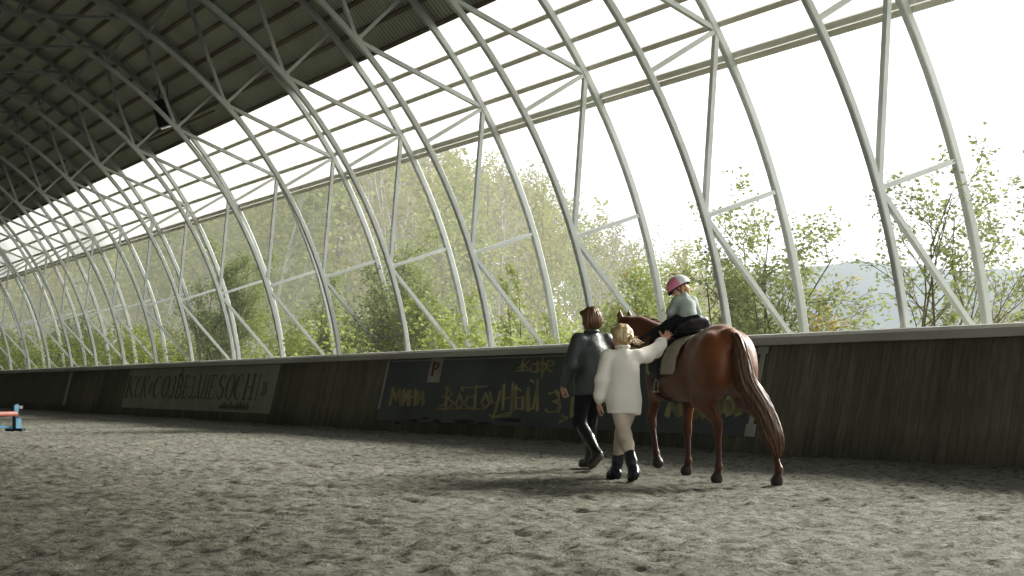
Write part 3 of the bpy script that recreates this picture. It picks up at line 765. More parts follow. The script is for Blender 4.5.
SKIN = (0.52, 0.31, 0.22)
def head(B, c, fwd, up, s=1.0, skin=SKIN):
    """head about c (centre of the skull), s=1 for an adult head 0.23 m tall"""
    f, l, u = frame(fwd, up); R = np.stack([f, l, u], 1); c = np.array(c, float)
    P = lambda x, y, z: c + (f*x + l*y + u*z)*s
    lip = tuple(np.array(skin)*np.array([0.95, 0.62, 0.62]))
    B.ell(P(-0.005, 0, 0.03), np.array([0.098, 0.076, 0.088])*s, skin, 0.02, R)
    B.ell(P(0.025, 0, -0.045), np.array([0.068, 0.060, 0.075])*s, skin, 0.03*s, R)
    B.ell(P(0.06, 0, -0.095), np.array([0.026, 0.028, 0.02])*s, skin, 0.025*s, R)          # chin
    for sd in (-1, 1):
        B.ell(P(0.055, 0.035*sd, -0.035), np.array([0.026, 0.022, 0.022])*s, skin, 0.02*s, R)  # cheek
        B.ell(P(0.090, 0.031*sd, 0.004), np.array([0.016, 0.019, 0.012])*s, None, 0.010*s, R, op='sub')
        B.ell(P(0.078, 0.031*sd, 0.004), np.array([0.013, 0.013, 0.012])*s, (0.55, 0.53, 0.5), 0.004*s, R)
        B.ell(P(0.0885, 0.031*sd, 0.004), np.array([0.004, 0.006, 0.006])*s, (0.03, 0.02, 0.015), 0.002*s, R)
        B.cone(P(0.089, 0.015*sd, 0.024), P(0.076, 0.048*sd, 0.026), 0.006*s, 0.005*s, (0.22, 0.13, 0.08), 0.006*s)   # brow
        B.ell(P(-0.010, 0.077*sd, -0.008), np.array([0.018, 0.008, 0.030])*s, skin, 0.006*s, R)  # ear
        B.ell(P(-0.006, 0.084*sd, -0.008), np.array([0.009, 0.004, 0.016])*s, None, 0.004*s, R, op='sub')
    B.cone(P(0.092, 0, 0.014), P(0.112, 0, -0.026), 0.009*s, 0.013*s, skin, 0.012*s)        # nose
    for sd in (-1, 1): B.ell(P(0.103, 0.011*sd, -0.030), np.array([0.009, 0.008, 0.007])*s, skin, 0.005*s, R)
    B.cone(P(0.088, 0.018, -0.058), P(0.088, -0.018, -0.058), 0.0065*s, 0.0065*s, lip, 0.005*s)
    B.cone(P(0.086, 0.016, -0.070), P(0.086, -0.016, -0.070), 0.007*s, 0.007*s, lip, 0.005*s)
    B.cone(P(0.099, 0.02, -0.064), P(0.099, -0.02, -0.064), 0.002*s, 0.002*s, None, 0.003*s, op='sub')
    return P

def hand(B, wrist, d, nrm, thumb_side, s=1.0, curl=0.5, spread=0.10, skin=SKIN, thumb_curl=0.4):
    """d: wrist to fingers, nrm: out of the back of the hand, thumb_side +1/-1 along cross(nrm, d)"""
    d = np.array(d, float); d /= np.linalg.norm(d); n = np.array(nrm, float); n -= d*(n @ d); n /= np.linalg.norm(n)
    a = np.cross(n, d)*thumb_side; w = np.array(wrist, float)
    P = lambda x, y, z: w + (d*x + a*y + n*z)*s
    B.cone(P(-0.02, 0, 0), P(0.03, 0, 0), 0.026*s, 0.030*s, skin, 0.012*s, flat=(n, 0.72))
    B.cone(P(0.03, 0.014, 0), P(0.082, 0.022, 0), 0.024*s, 0.019*s, skin, 0.014*s, flat=(n, 0.62))
    B.cone(P(0.03, -0.014, 0), P(0.078, -0.024, 0), 0.024*s, 0.019*s, skin, 0.014*s, flat=(n, 0.62))
    for y, L, x0, r in ((0.030, 0.070, 0.086, 0.0088), (0.010, 0.080, 0.090, 0.0092), (-0.011, 0.074, 0.087, 0.0088), (-0.031, 0.058, 0.080, 0.0078)):
        p = P(x0-0.012, y*0.92, 0.002); ang = 0.0; dirn = d*math.cos(spread*y/0.03) + a*math.sin(spread*y/0.03)
        for f, cu in ((0.46, 0.55), (0.30, 1.0), (0.24, 0.75)):
            ang += curl*cu; q = p + (dirn*math.cos(ang) - n*math.sin(ang))*L*f*s*1.1
            B.cone(p, q, r*s*(1.08 if f > 0.4 else 0.98), r*s*(0.98 if f > 0.25 else 0.80), skin, 0.004*s); p = q
    p = P(0.018, 0.024, -0.004); dirn = d*0.62 + a*0.75 - n*0.2*thumb_curl
    for L, r, cu in ((0.040, 0.0125, 0.0), (0.032, 0.0105, 0.5), (0.026, 0.0095, 0.5)):
        dirn = dirn + (d*0.5 - a*0.35 - n*0.5)*cu*thumb_curl; dirn = dirn/np.linalg.norm(dirn)
        q = p + dirn*L*s; B.cone(p, q, r*s, r*0.9*s, skin, 0.008*s); p = q
# ================================================================== THINGS OF THE ARENA: banners, jump, lamp, conduit
WN = Vector((-(WZ-0.14), 0, WT-WB)).normalized()      # out of the wall, into the hall (and a little up)
def on_wall(y, z, off=0.0):
    """point of the leaning board wall: y along it, z up"""
    x = WB + (WT-WB)*(z+0.15)/(WZ-0.14+0.15)
    return Vector((x, y, z)) + WN*off
def wall_patch(m, y0, y1, z0, z1, off, th=0.006):
    q = [on_wall(y0, z0, off), on_wall(y1, z0, off), on_wall(y1, z1, off), on_wall(y0, z1, off)]; b = [p - WN*th for p in q]
    m.add(q + b, [(0, 1, 2, 3), (7, 6, 5, 4), (0, 4, 5, 1), (1, 5, 6, 2), (2, 6, 7, 3), (3, 7, 4, 0)])
def stroke(m, pts, w, off, wz=None):
    """a brush stroke on the wall: pts in (y, z); width w along y, wz along z (broad-nib lettering)"""
    wz = w if wz is None else wz
    for (a, b) in zip(pts[:-1], pts[1:]):
        dy, dz = b[0]-a[0], b[1]-a[1]; n = math.hypot(dy, dz) or 1e-6
        ny, nz = -dz/n, dy/n; hw = 0.5*math.hypot(ny*w, nz*wz); ey, ez = dy/n*hw*0.5, dz/n*hw*0.5
        q = [on_wall(a[0]-ey+ny*hw, a[1]-ez+nz*hw, off), on_wall(a[0]-ey-ny*hw, a[1]-ez-nz*hw, off), on_wall(b[0]+ey-ny*hw, b[1]+ez-nz*hw, off), on_wall(b[0]+ey+ny*hw, b[1]+ez+nz*hw, off)]
        m.add(q, [(0, 1, 2, 3)])
def arcp(cy, cz, ry, rz, a0, a1, n=12): return [(cy + ry*math.cos(math.radians(a0+(a1-a0)*i/n)), cz + rz*math.sin(math.radians(a0+(a1-a0)*i/n))) for i in range(n+1)]

# letters as strokes in a unit box: x 0..1 to the right, y 0..1 up; ('k' thick stem, 'n' thin, 's' serif)
def serif_glyph(ch):
    V = lambda x: [('k', [(x, 0.02), (x, 0.98)]), ('n', [(x-.16, 0.0), (x+.16, 0.0)]), ('n', [(x-.16, 1.0), (x+.16, 1.0)])]
    bowl = lambda: [('k', arcp(.5, .5, .40, .48, 120, 240)), ('n', arcp(.5, .5, .40, .5, 60, 120, 6)), ('n', arcp(.5, .5, .40, .5, 240, 305, 6))]
    if ch == 'K': return V(.2) + [('n', [(.28, .48), (.85, .98)]), ('k', [(.38, .55), (.85, .02)]), ('n', [(.72, 0), (1, 0)]), ('n', [(.70, 1), (1, 1)])]
    if ch == 'C': return bowl() + [('n', [(.80, .98), (.80, .70)]), ('n', [(.80, .2), (.74, .1)])]
    if ch in 'OQ':
        g = bowl() + [('k', arcp(.5, .5, .40, .48, -60, 60)), ('n', arcp(.5, .5, .40, .5, 240, 300, 6))]
        return g
    if ch == 'Z': return [('n', arcp(.42, .73, .30, .26, 150, 60, 6)), ('k', arcp(.42, .74, .34, .24, 60, -70)), ('n', [(.40, .51), (.56, .51)]), ('k', arcp(.42, .27, .40, .26, 75, -70)), ('n', arcp(.42, .25, .34, .25, -70, -160, 6))]
    if ch == 'V': return V(.2) + [('n', [(.2, 1), (.55, 1)]), ('k', arcp(.5, .75, .30, .24, 75, -75)), ('n', [(.2, .51), (.55, .51)]), ('k', arcp(.5, .26, .38, .25, 75, -75)), ('n', [(.2, 0), (.55, 0)])]
    if ch == 'E': return V(.2) + [('n', [(.2, 1), (.85, 1)]), ('n', [(.85, 1), (.85, .80)]), ('n', [(.2, .51), (.66, .51)]), ('n', [(.66, .62), (.66, .40)]), ('n', [(.2, 0), (.88, 0)]), ('n', [(.88, 0), (.88, .22)])]
    if ch == 'D': return [('n', [(.22, .05), (.52, 1)]), ('k', [(.52, 1), (.80, .05)]), ('n', [(.02, .05), (1, .05)]), ('n', [(.02, .05), (.02, -.14)]), ('n', [(1, .05), (1, -.14)])]
    if ch == 'I': return V(.18) + V(.82) + [('n', [(.2, .08), (.8, .92)])]
    if ch == 'S': return [('n', arcp(.48, .76, .30, .24, 20, 110, 6)), ('k', arcp(.48, .75, .34, .25, 110, 215)), ('k', [(.24, .60), (.72, .40)]), ('k', arcp(.46, .26, .34, .25, 40, -70)), ('n', arcp(.46, .25, .34, .25, -70, -165, 6)), ('n', [(.78, .98), (.78, .76)])]
    if ch == 'H': return V(.18) + V(.82) + [('n', [(.2, .5), (.8, .5)])]
    if ch == '1': return V(.5)
    if ch == '<': return [('k', [(.45, .68), (.15, .42), (.45, .16)]), ('k', [(.85, .68), (.55, .42), (.85, .16)])]
    if ch == '>': return [('k', [(.15, .68), (.45, .42), (.15, .16)]), ('k', [(.55, .68), (.85, .42), (.55, .16)])]
    return []
# on this wall the reading direction runs towards the camera: y falls from left to right
m_pale = noisy('pale_banner_cloth', (0.27, 0.27, 0.20), (0.34, 0.34, 0.255), 1.2, 0.8, stretch=(1, 1, 2))
m_ink = noisy('faded_dark_ink', (0.10, 0.097, 0.068), (0.17, 0.165, 0.12), 6, 0.9)
m_dark = noisy('dark_slate_banner', (0.080, 0.090, 0.088), (0.120, 0.132, 0.128), 0.8, 0.6, stretch=(1, 1, 1.5))
m_gold = noisy('faded_gold_paint', (0.24, 0.22, 0.12), (0.44, 0.40, 0.21), 3.5, 0.85)
m_edge = noisy('white_strip', (0.33, 0.33, 0.29), (0.45, 0.45, 0.40), 3, 0.7)

ban = empty('banner', on_wall(40.0, 0.25)); tag(ban, 'pale banner with dark serif Cyrillic lettering on the board wall', 'banner')
def child_of(m, name, mat, root):
    o = m.build(name, mat, root); o.matrix_parent_inverse = Matrix.Translation(root.location).inverted(); return o
m = MB(); wall_patch(m, 33.7, 46.3, 0.27, 1.385, 0.012); child_of(m, 'cloth', m_pale, ban)
m = MB(); OFF = 0.016
text = [('K', 45.55, .62), ('C', 44.72, .60), ('K', 43.95, .62), ('<', 43.15, .42), ('C', 42.60, .66), ('O', 41.78, .70), ('Z', 40.98, .62), ('V', 40.28, .64), ('E', 39.52, .62), ('Z', 38.82, .60), ('D', 38.14, .72), ('I', 37.36, .74), ('E', 36.66, .60), ('S', 36.68-.72, .66), ('O', 36.66-1.42, .72), ('C', 34.40+.13, .0), ]
# widths in the photo grow towards the right end; set out by measured columns of the photograph
cols = [('K', 127, 135.5), ('C', 136, 141.5), ('K', 142, 148.5), ('<', 149.5, 153), ('C', 154, 162), ('O', 162.5, 170), ('Z', 170.5, 176), ('V', 177, 183), ('E', 184, 189), ('Z', 190, 195), ('D', 195.5, 202), ('I', 203, 209), ('E', 210, 216), ('S', 218.5, 226), ('O', 226.5, 235), ('C', 235.5, 244), ('H', 245, 255), ('1', 256, 261.5), ('>', 262.5, 268.5)]
def wall_y(u, v):
    d = ray(u, v); s = (WT-WB)/(WZ+0.01); t = (WB + s*(0.15+EYE))/(d.x - s*d.z); return (d*t).y
for ch, u0, u1 in cols:
    v_ = 388 - (u0-127)*0.005; ya, yb = wall_y(u0, v_), wall_y(u1, v_)
    z0, z1 = 0.58, 1.16
    for kind, pts in serif_glyph(ch):
        P = [(ya + (yb-ya)*x, z0 + (z1-z0)*y) for x, y in pts]; w = abs(yb-ya)
        stroke(m, P, (0.19 if kind == 'k' else 0.06)*w*1.15, OFF, 0.05 if kind == 'k' else 0.035)
child_of(m, 'lettering', m_ink, ban)
# small figure above, small line of writing below
m = MB()
yc = wall_y(182, 374)
stroke(m, [(yc, 1.20), (yc-.06, 1.29), (yc-0.02, 1.36)], 0.12, OFF, 0.04); stroke(m, [(yc+.18, 1.19), (yc-.2, 1.19)], 0.05, OFF, 0.04)
child_of(m, 'emblem', m_ink, ban); m = MB()
y0_, y1_ = wall_y(219, 409), wall_y(249, 411)
for i in range(9):
    a = y0_+(y1_-y0_)*i/9; b_ = y0_+(y1_-y0_)*(i+0.75)/9; h_ = [.05, .09, .06, .10, .06, .11, .12, .07, .09][i]
    stroke(m, [(a, 0.36), ((a+b_)/2, 0.36+h_), (b_, 0.36)], 0.16, OFF, 0.05)
child_of(m, 'small_lettering', m_ink, ban)

# dark banner with gold brush lettering
bd = empty('banner', on_wall(22.0, 0.22)); tag(bd, 'dark slate banner with faded gold brush lettering, behind the people and the horse', 'banner')
m = MB(); wall_patch(m, 16.1, 27.75, 0.24, 1.395, 0.012); child_of(m, 'cloth', m_dark, bd)
for y_, w_ in ((27.74, 0.08), (16.08, 0.10)):
    m = MB()
    q0, q1 = (0.45, 1.385) if y_ > 20 else (0.30, 1.395)
    wall_patch(m, y_-w_/2, y_+w_/2, q0, q1, 0.02); child_of(m, 'edge_strip', m_edge, bd)
m = MB(); wall_patch(m, 16.2, 27.6, 1.355, 1.372, 0.02); child_of(m, 'top_seam', m_edge if False else m_pale, bd)
m = MB(); wall_patch(m, 15.96, 16.17, 0.24, 0.40, 0.022); wall_patch(m, 15.98, 16.20, 1.30, 1.395, 0.022); child_of(m, 'corner_patch', m_edge, bd)
m = MB()
def brush(name, u0, u1, v0, v1, paths, w=0.12, nib=0.024):
    """paths in a unit box mapped on columns u0..u1, rows v0 (top)..v1 (bottom) of the wall"""
    for P in paths:
        out = []
        for x, y in P:
            u, v = u0+(u1-u0)*x, v0+(v1-v0)*(1-y); d = ray(u, v); s = (WT-WB)/(WZ+0.01); t = (WB + s*(0.15+EYE))/(d.x - s*d.z); p = d*t; out.append((p.y, p.z+EYE))
        stroke(m, out, w*0.92, 0.017, nib)
# "кафе"
brush('k', 517, 531, 360, 373, [[(.0, .10), (.45, .22), (.95, .12)], [(.42, .15), (.50, .98)], [(.50, .50), (.98, .92)], [(.55, .52), (.80, .42), (.95, .15)], [(.30, .62), (.62, .60)], [(.1, .35), (.42, .45)]], 0.075)
brush('a', 531, 540, 361, 373, [arcp(.42, .40, .34, .36, 0, 360), [(.80, .95), (.80, .05)]], 0.07)
brush('f', 539, 547, 359, 377, [arcp(.5, .55, .46, .26, 0, 360), [(.55, 1.0), (.50, .0)]], 0.07)
brush('e', 547, 556, 360, 372, [[(.15, .45), (.8, .55)], arcp(.5, .5, .40, .46, 20, 300)], 0.07)
child_of(m, 'lettering', m_gold, bd); m = MB()
# "Восточный"
brush('V', 437, 456, 388, 410, [[(.0, .02), (1.0, .05)], [(.0, .02), (.42, .25)], [(.50, .05), (.58, 1.02)], [(.58, .98), (.85, .72), (.60, .52)], [(.60, .52), (.95, .30), (.60, .06)], [(.30, .60), (.58, .62)]], 0.105)
brush('o', 456, 465, 394, 410, [[(.5, .95), (.05, .40), (.35, .05), (.9, .35), (.5, .95)]], 0.105)
brush('s', 465, 475, 394, 410, [[(.95, .85), (.35, .80), (.05, .40), (.45, .05), (.98, .20)]], 0.105)
brush('t', 462, 488, 386, 410, [[(.0, .92), (1.0, .98)], [(.56, .95), (.52, .05)], [(.0, .92), (.08, .80)]], 0.105)
brush('o', 482, 491, 393, 410, [[(.5, .95), (.05, .45), (.40, .05), (.95, .40), (.5, .95)]], 0.105)
brush('ch', 490, 502, 392, 418, [[(.05, .98), (.25, .60), (.75, .55)], [(.92, 1.0), (.60, .40), (.30, .0)], [(.30, .0), (.0, .12)]], 0.105)
brush('n', 502, 516, 384, 416, [[(.20, .95), (.12, .22)], [(.85, 1.0), (.70, .10)], [(.12, .50), (.85, .62)], [(.70, .10), (-.3, .0)]], 0.105)
brush('y', 515, 529, 386, 411, [[(.12, .98), (.10, .10)], [(.10, .10), (.60, .08), (.62, .52), (.12, .50)], [(.95, .75), (.92, .05)], [(.05, .98), (.5, .80)]], 0.105)
brush('i', 528, 540, 380, 412, [[(.10, .75), (.15, .05), (.50, .12), (.85, .75)], [(.85, .98), (.85, .05)], [(.25, 1.0), (.55, .92)]], 0.105)
brush('base', 437, 486, 407, 411, [[(.0, .2), (.5, .55), (1.0, .4)]], 0.10)
brush('under', 494, 512, 415, 419, [[(.0, .4), (1.0, .8)]], 0.10)
child_of(m, 'lettering', m_gold, bd); m = MB()
# faint word at the left and the word cut off by the people, pieces seen under the horse
brush('m', 390, 424, 389, 405, [[(.02, .05), (.10, .95), (.20, .35), (.30, .90), (.34, .05)], [(.42, .90), (.40, .10), (.55, .80), (.56, .05)], [(.62, .85), (.60, .05)], [(.60, .45), (.76, .50)], [(.76, .90), (.76, .05)], [(.84, .75), (.82, .10), (.98, .75), (1.0, .05)]], 0.15, 0.045)
child_of(m, 'lettering', m_gold, bd); m = MB()
brush('e', 546, 562, 391, 413, [[(.2, .85), (.7, .98), (.98, .60), (.45, .52), (.98, .40), (.80, .08), (.2, .02), (.0, .15)]], 0.13)
brush('s', 560, 588, 396, 424, [[(.0, .05), (.3, .2), (.1, .3)], [(.5, .9), (.45, .3)], [(.75, .9), (.7, .2), (.95, .6)]], 0.13)
child_of(m, 'lettering', m_gold, bd); m = MB()
brush('r', 668, 694, 403, 416, [[(.0, .1), (.15, .9), (.4, .2)], [(.5, .9), (.5, .1), (.8, .5), (.98, .1)]], 0.16, 0.05)
brush('r', 694, 706, 405, 418, [[(.0, .9), (.2, .1), (.6, .9), (.9, .1)]], 0.16, 0.05)
child_of(m, 'lettering', m_gold, bd); m = MB()
brush('t', 718, 742, 398, 413, [[(.0, .15), (1.0, .12)], [(.0, .45), (1.0, .42)], [(.0, .75), (1.0, .72)], [(.1, .9), (.1, .0)], [(.5, .95), (.5, .0)], [(.9, .9), (.9, .0)]], 0.18, 0.06)
child_of(m, 'lettering', m_gold, bd)
# dark mould spots low on the banner stay in the cloth's lower hem
m_mould = noisy('black_mould', (0.030, 0.032, 0.030), (0.060, 0.065, 0.062), 4, 0.95)
m = MB(); g = np.random.default_rng(4)
for u, v, w_, h_ in ((414, 424, 5, 3), (426, 422, 4, 2.5), (438, 425, 4, 3), (464, 425, 11, 4), (512, 424, 9, 3.5), (398, 427, 5, 2), (485, 427, 6, 2.5)):
    d = ray(u, v-3.5); s = (WT-WB)/(WZ+0.01); t = (WB + s*(0.15+EYE))/(d.x - s*d.z); p = d*t; n = 14
    q = [on_wall(p.y + w_*0.04*math.cos(2*PI*i/n)*g.uniform(.7, 1.2), p.z+EYE + h_*0.009*math.sin(2*PI*i/n)*g.uniform(.7, 1.2), 0.0165) for i in range(n)]
    m.add(q, [tuple(range(n-1, -1, -1))])
child_of(m, 'stain', m_mould, bd)

# small P sign on the dark banner
ps = empty('sign', on_wall(wall_y(434, 370), 1.0)); tag(ps, 'small pale sign with a red letter P fixed on the dark banner', 'sign')
ya, yb = wall_y(430.5, 370), wall_y(442.5, 370)
m = MB(); wall_patch(m, yb, ya, 0.95, 1.395, 0.026, 0.012); child_of(m, 'plate', noisy('dull_white_plate', (0.30, 0.29, 0.25), (0.37, 0.36, 0.31), 4, 0.6), ps)
m = MB(); yy_ = lambda x: ya+(yb-ya)*x
stroke(m, [(yy_(.34), 1.09), (yy_(.34), 1.31)], 0.10, 0.030, 0.03); stroke(m, [(yy_(.34), 1.30), (yy_(.55), 1.30), (yy_(.70), 1.275), (yy_(.70), 1.225), (yy_(.55), 1.195), (yy_(.34), 1.195)], 0.09, 0.030, 0.03)
child_of(m, 'letter', noisy('dark_red_paint', (0.10, 0.022, 0.016), (0.15, 0.035, 0.025), 5, 0.6), ps)

# plain greyish banner at the far left
bl = empty('banner', on_wall(60.0, 0.25)); tag(bl, 'plain greyish banner at the far left end of the visible wall', 'banner')
y0_, y1_ = wall_y(68, 385), wall_y(4, 388)
m = MB(); wall_patch(m, y0_, y1_, 0.27, 1.37, 0.012); child_of(m, 'cloth', noisy('grey_green_banner', (0.115, 0.115, 0.085), (0.15, 0.15, 0.112), 0.7, 0.8), bl)
m = MB(); wall_patch(m, y0_-0.30, y0_, 0.27, 1.37, 0.02); child_of(m, 'edge_strip', m_edge, bl)

# low jump: red pole on blue cross-braced stands
jump = empty('jump_obstacle', (6.43, 32.0, 0.0)); tag(jump, 'low jump with red rail on blue wooden stands at the far left', 'jump')
m_blue = noisy('sky_blue_paint', (0.10, 0.25, 0.36), (0.16, 0.34, 0.46), 6, 0.6); m_bluedk = noisy('deep_blue_paint', (0.02, 0.045, 0.07), (0.035, 0.075, 0.11), 6, 0.6); m_red = noisy('dull_red_paint', (0.14, 0.035, 0.022), (0.22, 0.075, 0.05), 5, 0.6)
ax = Vector((-0.92, -0.39, 0)).normalized(); sd = Vector((-ax.y, ax.x, 0))
def jp(a, b, z): p = ax*a + sd*b; return (p.x, p.y, z)
for a in (0.0, 2.6):
    m = MB(); m.bar(jp(a, 0, -0.02), jp(a, 0, 0.54), 0.09, 0.09, tuple(sd)); so = m.build('stand', m_bluedk, jump); bevel(so, 0.008)
    m = MB(); m.bar(jp(a-0.02, 0.062, -0.01), jp(a-0.02, 0.062, 0.25), 0.12, 0.03, tuple(sd)); m.build('foot_board', m_blue, so)
    m = MB(); m.bar(jp(a, -0.28, 0.03), jp(a, 0.28, 0.03), 0.09, 0.06); m.build('foot_beam', m_bluedk, so)
    m = MB(); m.bar(jp(a+0.04, 0.065, 0.40), jp(a+0.04, 0.065, 0.52), 0.09, 0.035, tuple(sd)); m.build('cup', m_blue, so)
    m = MB(); m.bar(jp(a-0.13, 0.02, 0.475), jp(a-0.045, 0.02, 0.475), 0.05, 0.06); m.build('peg', noisy('grey_peg', (0.14, 0.16, 0.16), (0.2, 0.22, 0.22), 5, 0.6), so)
m = MB(); m.tube([jp(0.05, 0.10, 0.345), jp(2.55, 0.10, 0.345)], 0.05, 14); m.build('rail', m_red, jump, True)
for s in (1, -1):
    m = MB(); m.bar(jp(0.08, 0.0, 0.33 if s > 0 else 0.07), jp(2.52, 0.0, 0.07 if s > 0 else 0.33), 0.045, 0.05); m.build('brace', m_blue, jump)

# black lamp box under the roof and the conduit beside it
P0 = at_x(163, 112, 10.7)
lamp = empty('floodlight', P0); tag(lamp, 'black box-shaped floodlight hanging under the dark steel roof', 'lamp')
m_lb = noisy('black_lamp_housing', (0.006, 0.006, 0.006), (0.014, 0.014, 0.014), 6, 0.7)
m = MB()
k0 = [(-.21, -.10), (.21, -.10), (.17, .10), (-.17, .10)]
m.add([(x, y, -.36) for x, y in k0] + [(x*0.85, y*0.85, .30) for x, y in k0], [(3, 2, 1, 0), (4, 5, 6, 7), (0, 1, 5, 4), (1, 2, 6, 5), (2, 3, 7, 6), (3, 0, 4, 7)])
o = m.build('housing', m_lb, lamp); bevel(o, 0.015); o.rotation_euler = (0, math.radians(-18), math.radians(-25))
m = MB(); m.box((-.17, -.085, -.385), (.17, .085, -.355)); l2 = m.build('lens', noisy('lamp_glass', (0.5, 0.5, 0.47), (0.62, 0.62, 0.58), 5, 0.2), o)
m = MB(); top = CZ + math.sqrt(max((RR)**2-(P0.x-CX)**2, 0)) - P0.z
for dx in (-.12, .12): m.tube([(dx, 0, .26), (dx*0.6, 0, top)], 0.012, 6)
m.build('hanger', m_lb, lamp)
c0, c1 = at_x(150, 141, 11.15), at_x(214, 111, 11.15)
m = MB(); m.tube([tuple(Vector(c0)), tuple(Vector(c1))], 0.035, 8)
tag(m.build('conduit', m_rust), 'thin dark conduit running under the roof edge beside the floodlight', 'pipe')
# ================================================================== HORSE with tack
HORSE = np.array([8.68, 11.54]); H_HEAD = math.radians(12)
def place(o, xy, heading, z=0.0):
    o.location = (xy[0], xy[1], z); o.rotation_euler = (0, 0, PI/2 - heading); return o
def horse_world(x, y, z):
    f = (math.sin(H_HEAD), math.cos(H_HEAD)); l = (-f[1], f[0])
    return np.array([HORSE[0]+f[0]*x+l[0]*y, HORSE[1]+f[1]*x+l[1]*y, z])

CH = (0.150, 0.052, 0.017); CHD = (0.095, 0.033, 0.014); CHL = (0.195, 0.072, 0.025); HOOF = (0.06, 0.048, 0.038); DK = (0.035, 0.022, 0.018)
B = Body(0.07)
Y = (0, 1, 0)
# trunk
B.ell((0.98, 0, 1.03), (0.60, 0.285, 0.300), CH, 0.1)
B.ell((0.62, 0, 1.03), (0.40, 0.285, 0.285), CH, 0.12)
B.ell((1.36, 0, 1.06), (0.30, 0.230, 0.315), CH, 0.12)
B.ell((0.20, 0, 1.145), (0.41, 0.255, 0.285), CHL, 0.12)
B.cone((0.10, 0, 1.325), (0.62, 0, 1.27), 0.105, 0.09, CHL, 0.12)
B.cone((0.62, 0, 1.27), (1.36, 0, 1.325), 0.085, 0.085, CH, 0.12, flat=(Y, 0.8))
B.ell((1.60, 0, 1.02), (0.15, 0.17, 0.20), CH, 0.10)
for s in (-1, 1):
    B.ell((0.00, 0.135*s, 1.10), (0.235, 0.150, 0.275), CHL, 0.07)       # buttock
    B.ell((0.27, 0.200*s, 1.24), (0.16, 0.075, 0.10), CH, 0.08)         # point of hip
    B.ell((-0.13, 0.085*s, 1.08), (0.12, 0.095, 0.24), CHL, 0.06)
    B.ell((1.42, 0.165*s, 1.02), (0.17, 0.095, 0.25), CH, 0.07)         # shoulder
    B.ell((1.30, 0.165*s, 0.86), (0.15, 0.085, 0.12), CH, 0.06)         # elbow muscle
B.cone((-0.10, 0, 1.33), (-0.27, 0, 1.27), 0.085, 0.05, CHL, 0.06)        # dock
def hind(s, stifle, hock, fet, hoof, pitch=0.0):
    hip = np.array([0.10, 0.145*s, 1.02])
    B.cone(hip, stifle, 0.205, 0.125, CH, 0.07, flat=(Y, 0.72))
    back = np.array([stifle[0]-0.20, stifle[1]-0.01*s, stifle[2]+0.02])
    B.cone((-0.10, 0.135*s, 1.0), back, 0.155, 0.105, CH, 0.06, flat=(Y, 0.70))
    st = np.array(stifle); hk = np.array(hock); ft = np.array(fet); hf = np.array(hoof)
    B.cone(st+[-0.06, 0, -0.02], hk+[0.02, 0, 0.06], 0.112, 0.050, CH, 0.05, flat=(Y, 0.72))
    B.cone(back, hk+[-0.045, 0, 0.055], 0.075, 0.022, CH, 0.05, flat=(Y, 0.6))     # achilles
    B.cone(hk+[0.0, 0, 0.05], hk+[0.005, 0, -0.05], 0.052, 0.042, CHD, 0.03, flat=(Y, 0.85))
    B.cone(hk+[-0.042, 0, 0.045], hk+[-0.03, 0, -0.04], 0.026, 0.022, CHD, 0.02)     # point of hock
    B.cone(hk+[0, 0, -0.04], ft, 0.034, 0.029, CHD, 0.02, flat=(Y, 0.85))
    B.cone(hk+[-0.022, 0, -0.05], ft+[-0.022, 0, 0.02], 0.018, 0.016, CHD, 0.015)
    foot(ft, hf)
def foot(ft, hf):
    d = hf-ft; B.ell(ft, (0.040, 0.036, 0.040), CHD, 0.02); B.cone(ft+[-0.02, 0, -0.01], ft+[-0.03, 0, -0.035], 0.022, 0.014, CHD, 0.02)
    c = ft + d*0.62; B.cone(ft, c, 0.032, 0.036, CHD, 0.015)
    n = d/np.linalg.norm(d); B.cone(c, hf - n*0.012, 0.043, 0.056, HOOF, 0.004); B.cone(hf-n*0.03, hf-n*0.012+np.array([0.015, 0, 0]), 0.05, 0.056, HOOF, 0.01)
hind(1, (0.34, 0.170, 0.80), (0.065, 0.125, 0.50), (0.095, 0.105, 0.150), (0.155, 0.095, 0.03))
hind(-1, (0.12, -0.190, 0.80), (-0.315, -0.205, 0.495), (-0.415, -0.245, 0.150), (-0.355, -0.258, 0.03))
def fore(s, elbow, knee, fet, hoof):
    el_, kn, ft, hf = map(np.array, (elbow, knee, fet, hoof))
    B.cone(el_+[0.02, 0, 0.06], kn+[0, 0, 0.05], 0.108, 0.049, CH, 0.06, flat=(Y, 0.75))
    d = (ft-kn)/np.linalg.norm(ft-kn)
    B.cone(kn - d*0.045, kn + d*0.04, 0.049, 0.043, CHD, 0.025); B.ell(kn+[-0.02, 0, 0], (0.032, 0.030, 0.035), CHD, 0.02)
    B.cone(kn + d*0.03, ft, 0.036, 0.031, CHD, 0.02, flat=(Y, 0.85)); B.cone(kn + d*0.05+[-0.02, 0, 0], ft+[-0.02, 0, 0.015], 0.017, 0.016, CHD, 0.015)
    foot(ft, hf)
fore(-1, (1.36, -0.165, 0.84), (1.40, -0.150, 0.455), (1.37, -0.145, 0.145), (1.42, -0.145, 0.03))
fore(1, (1.40, 0.165, 0.84), (1.585, 0.155, 0.530), (1.49, 0.150, 0.220), (1.43, 0.150, 0.115))
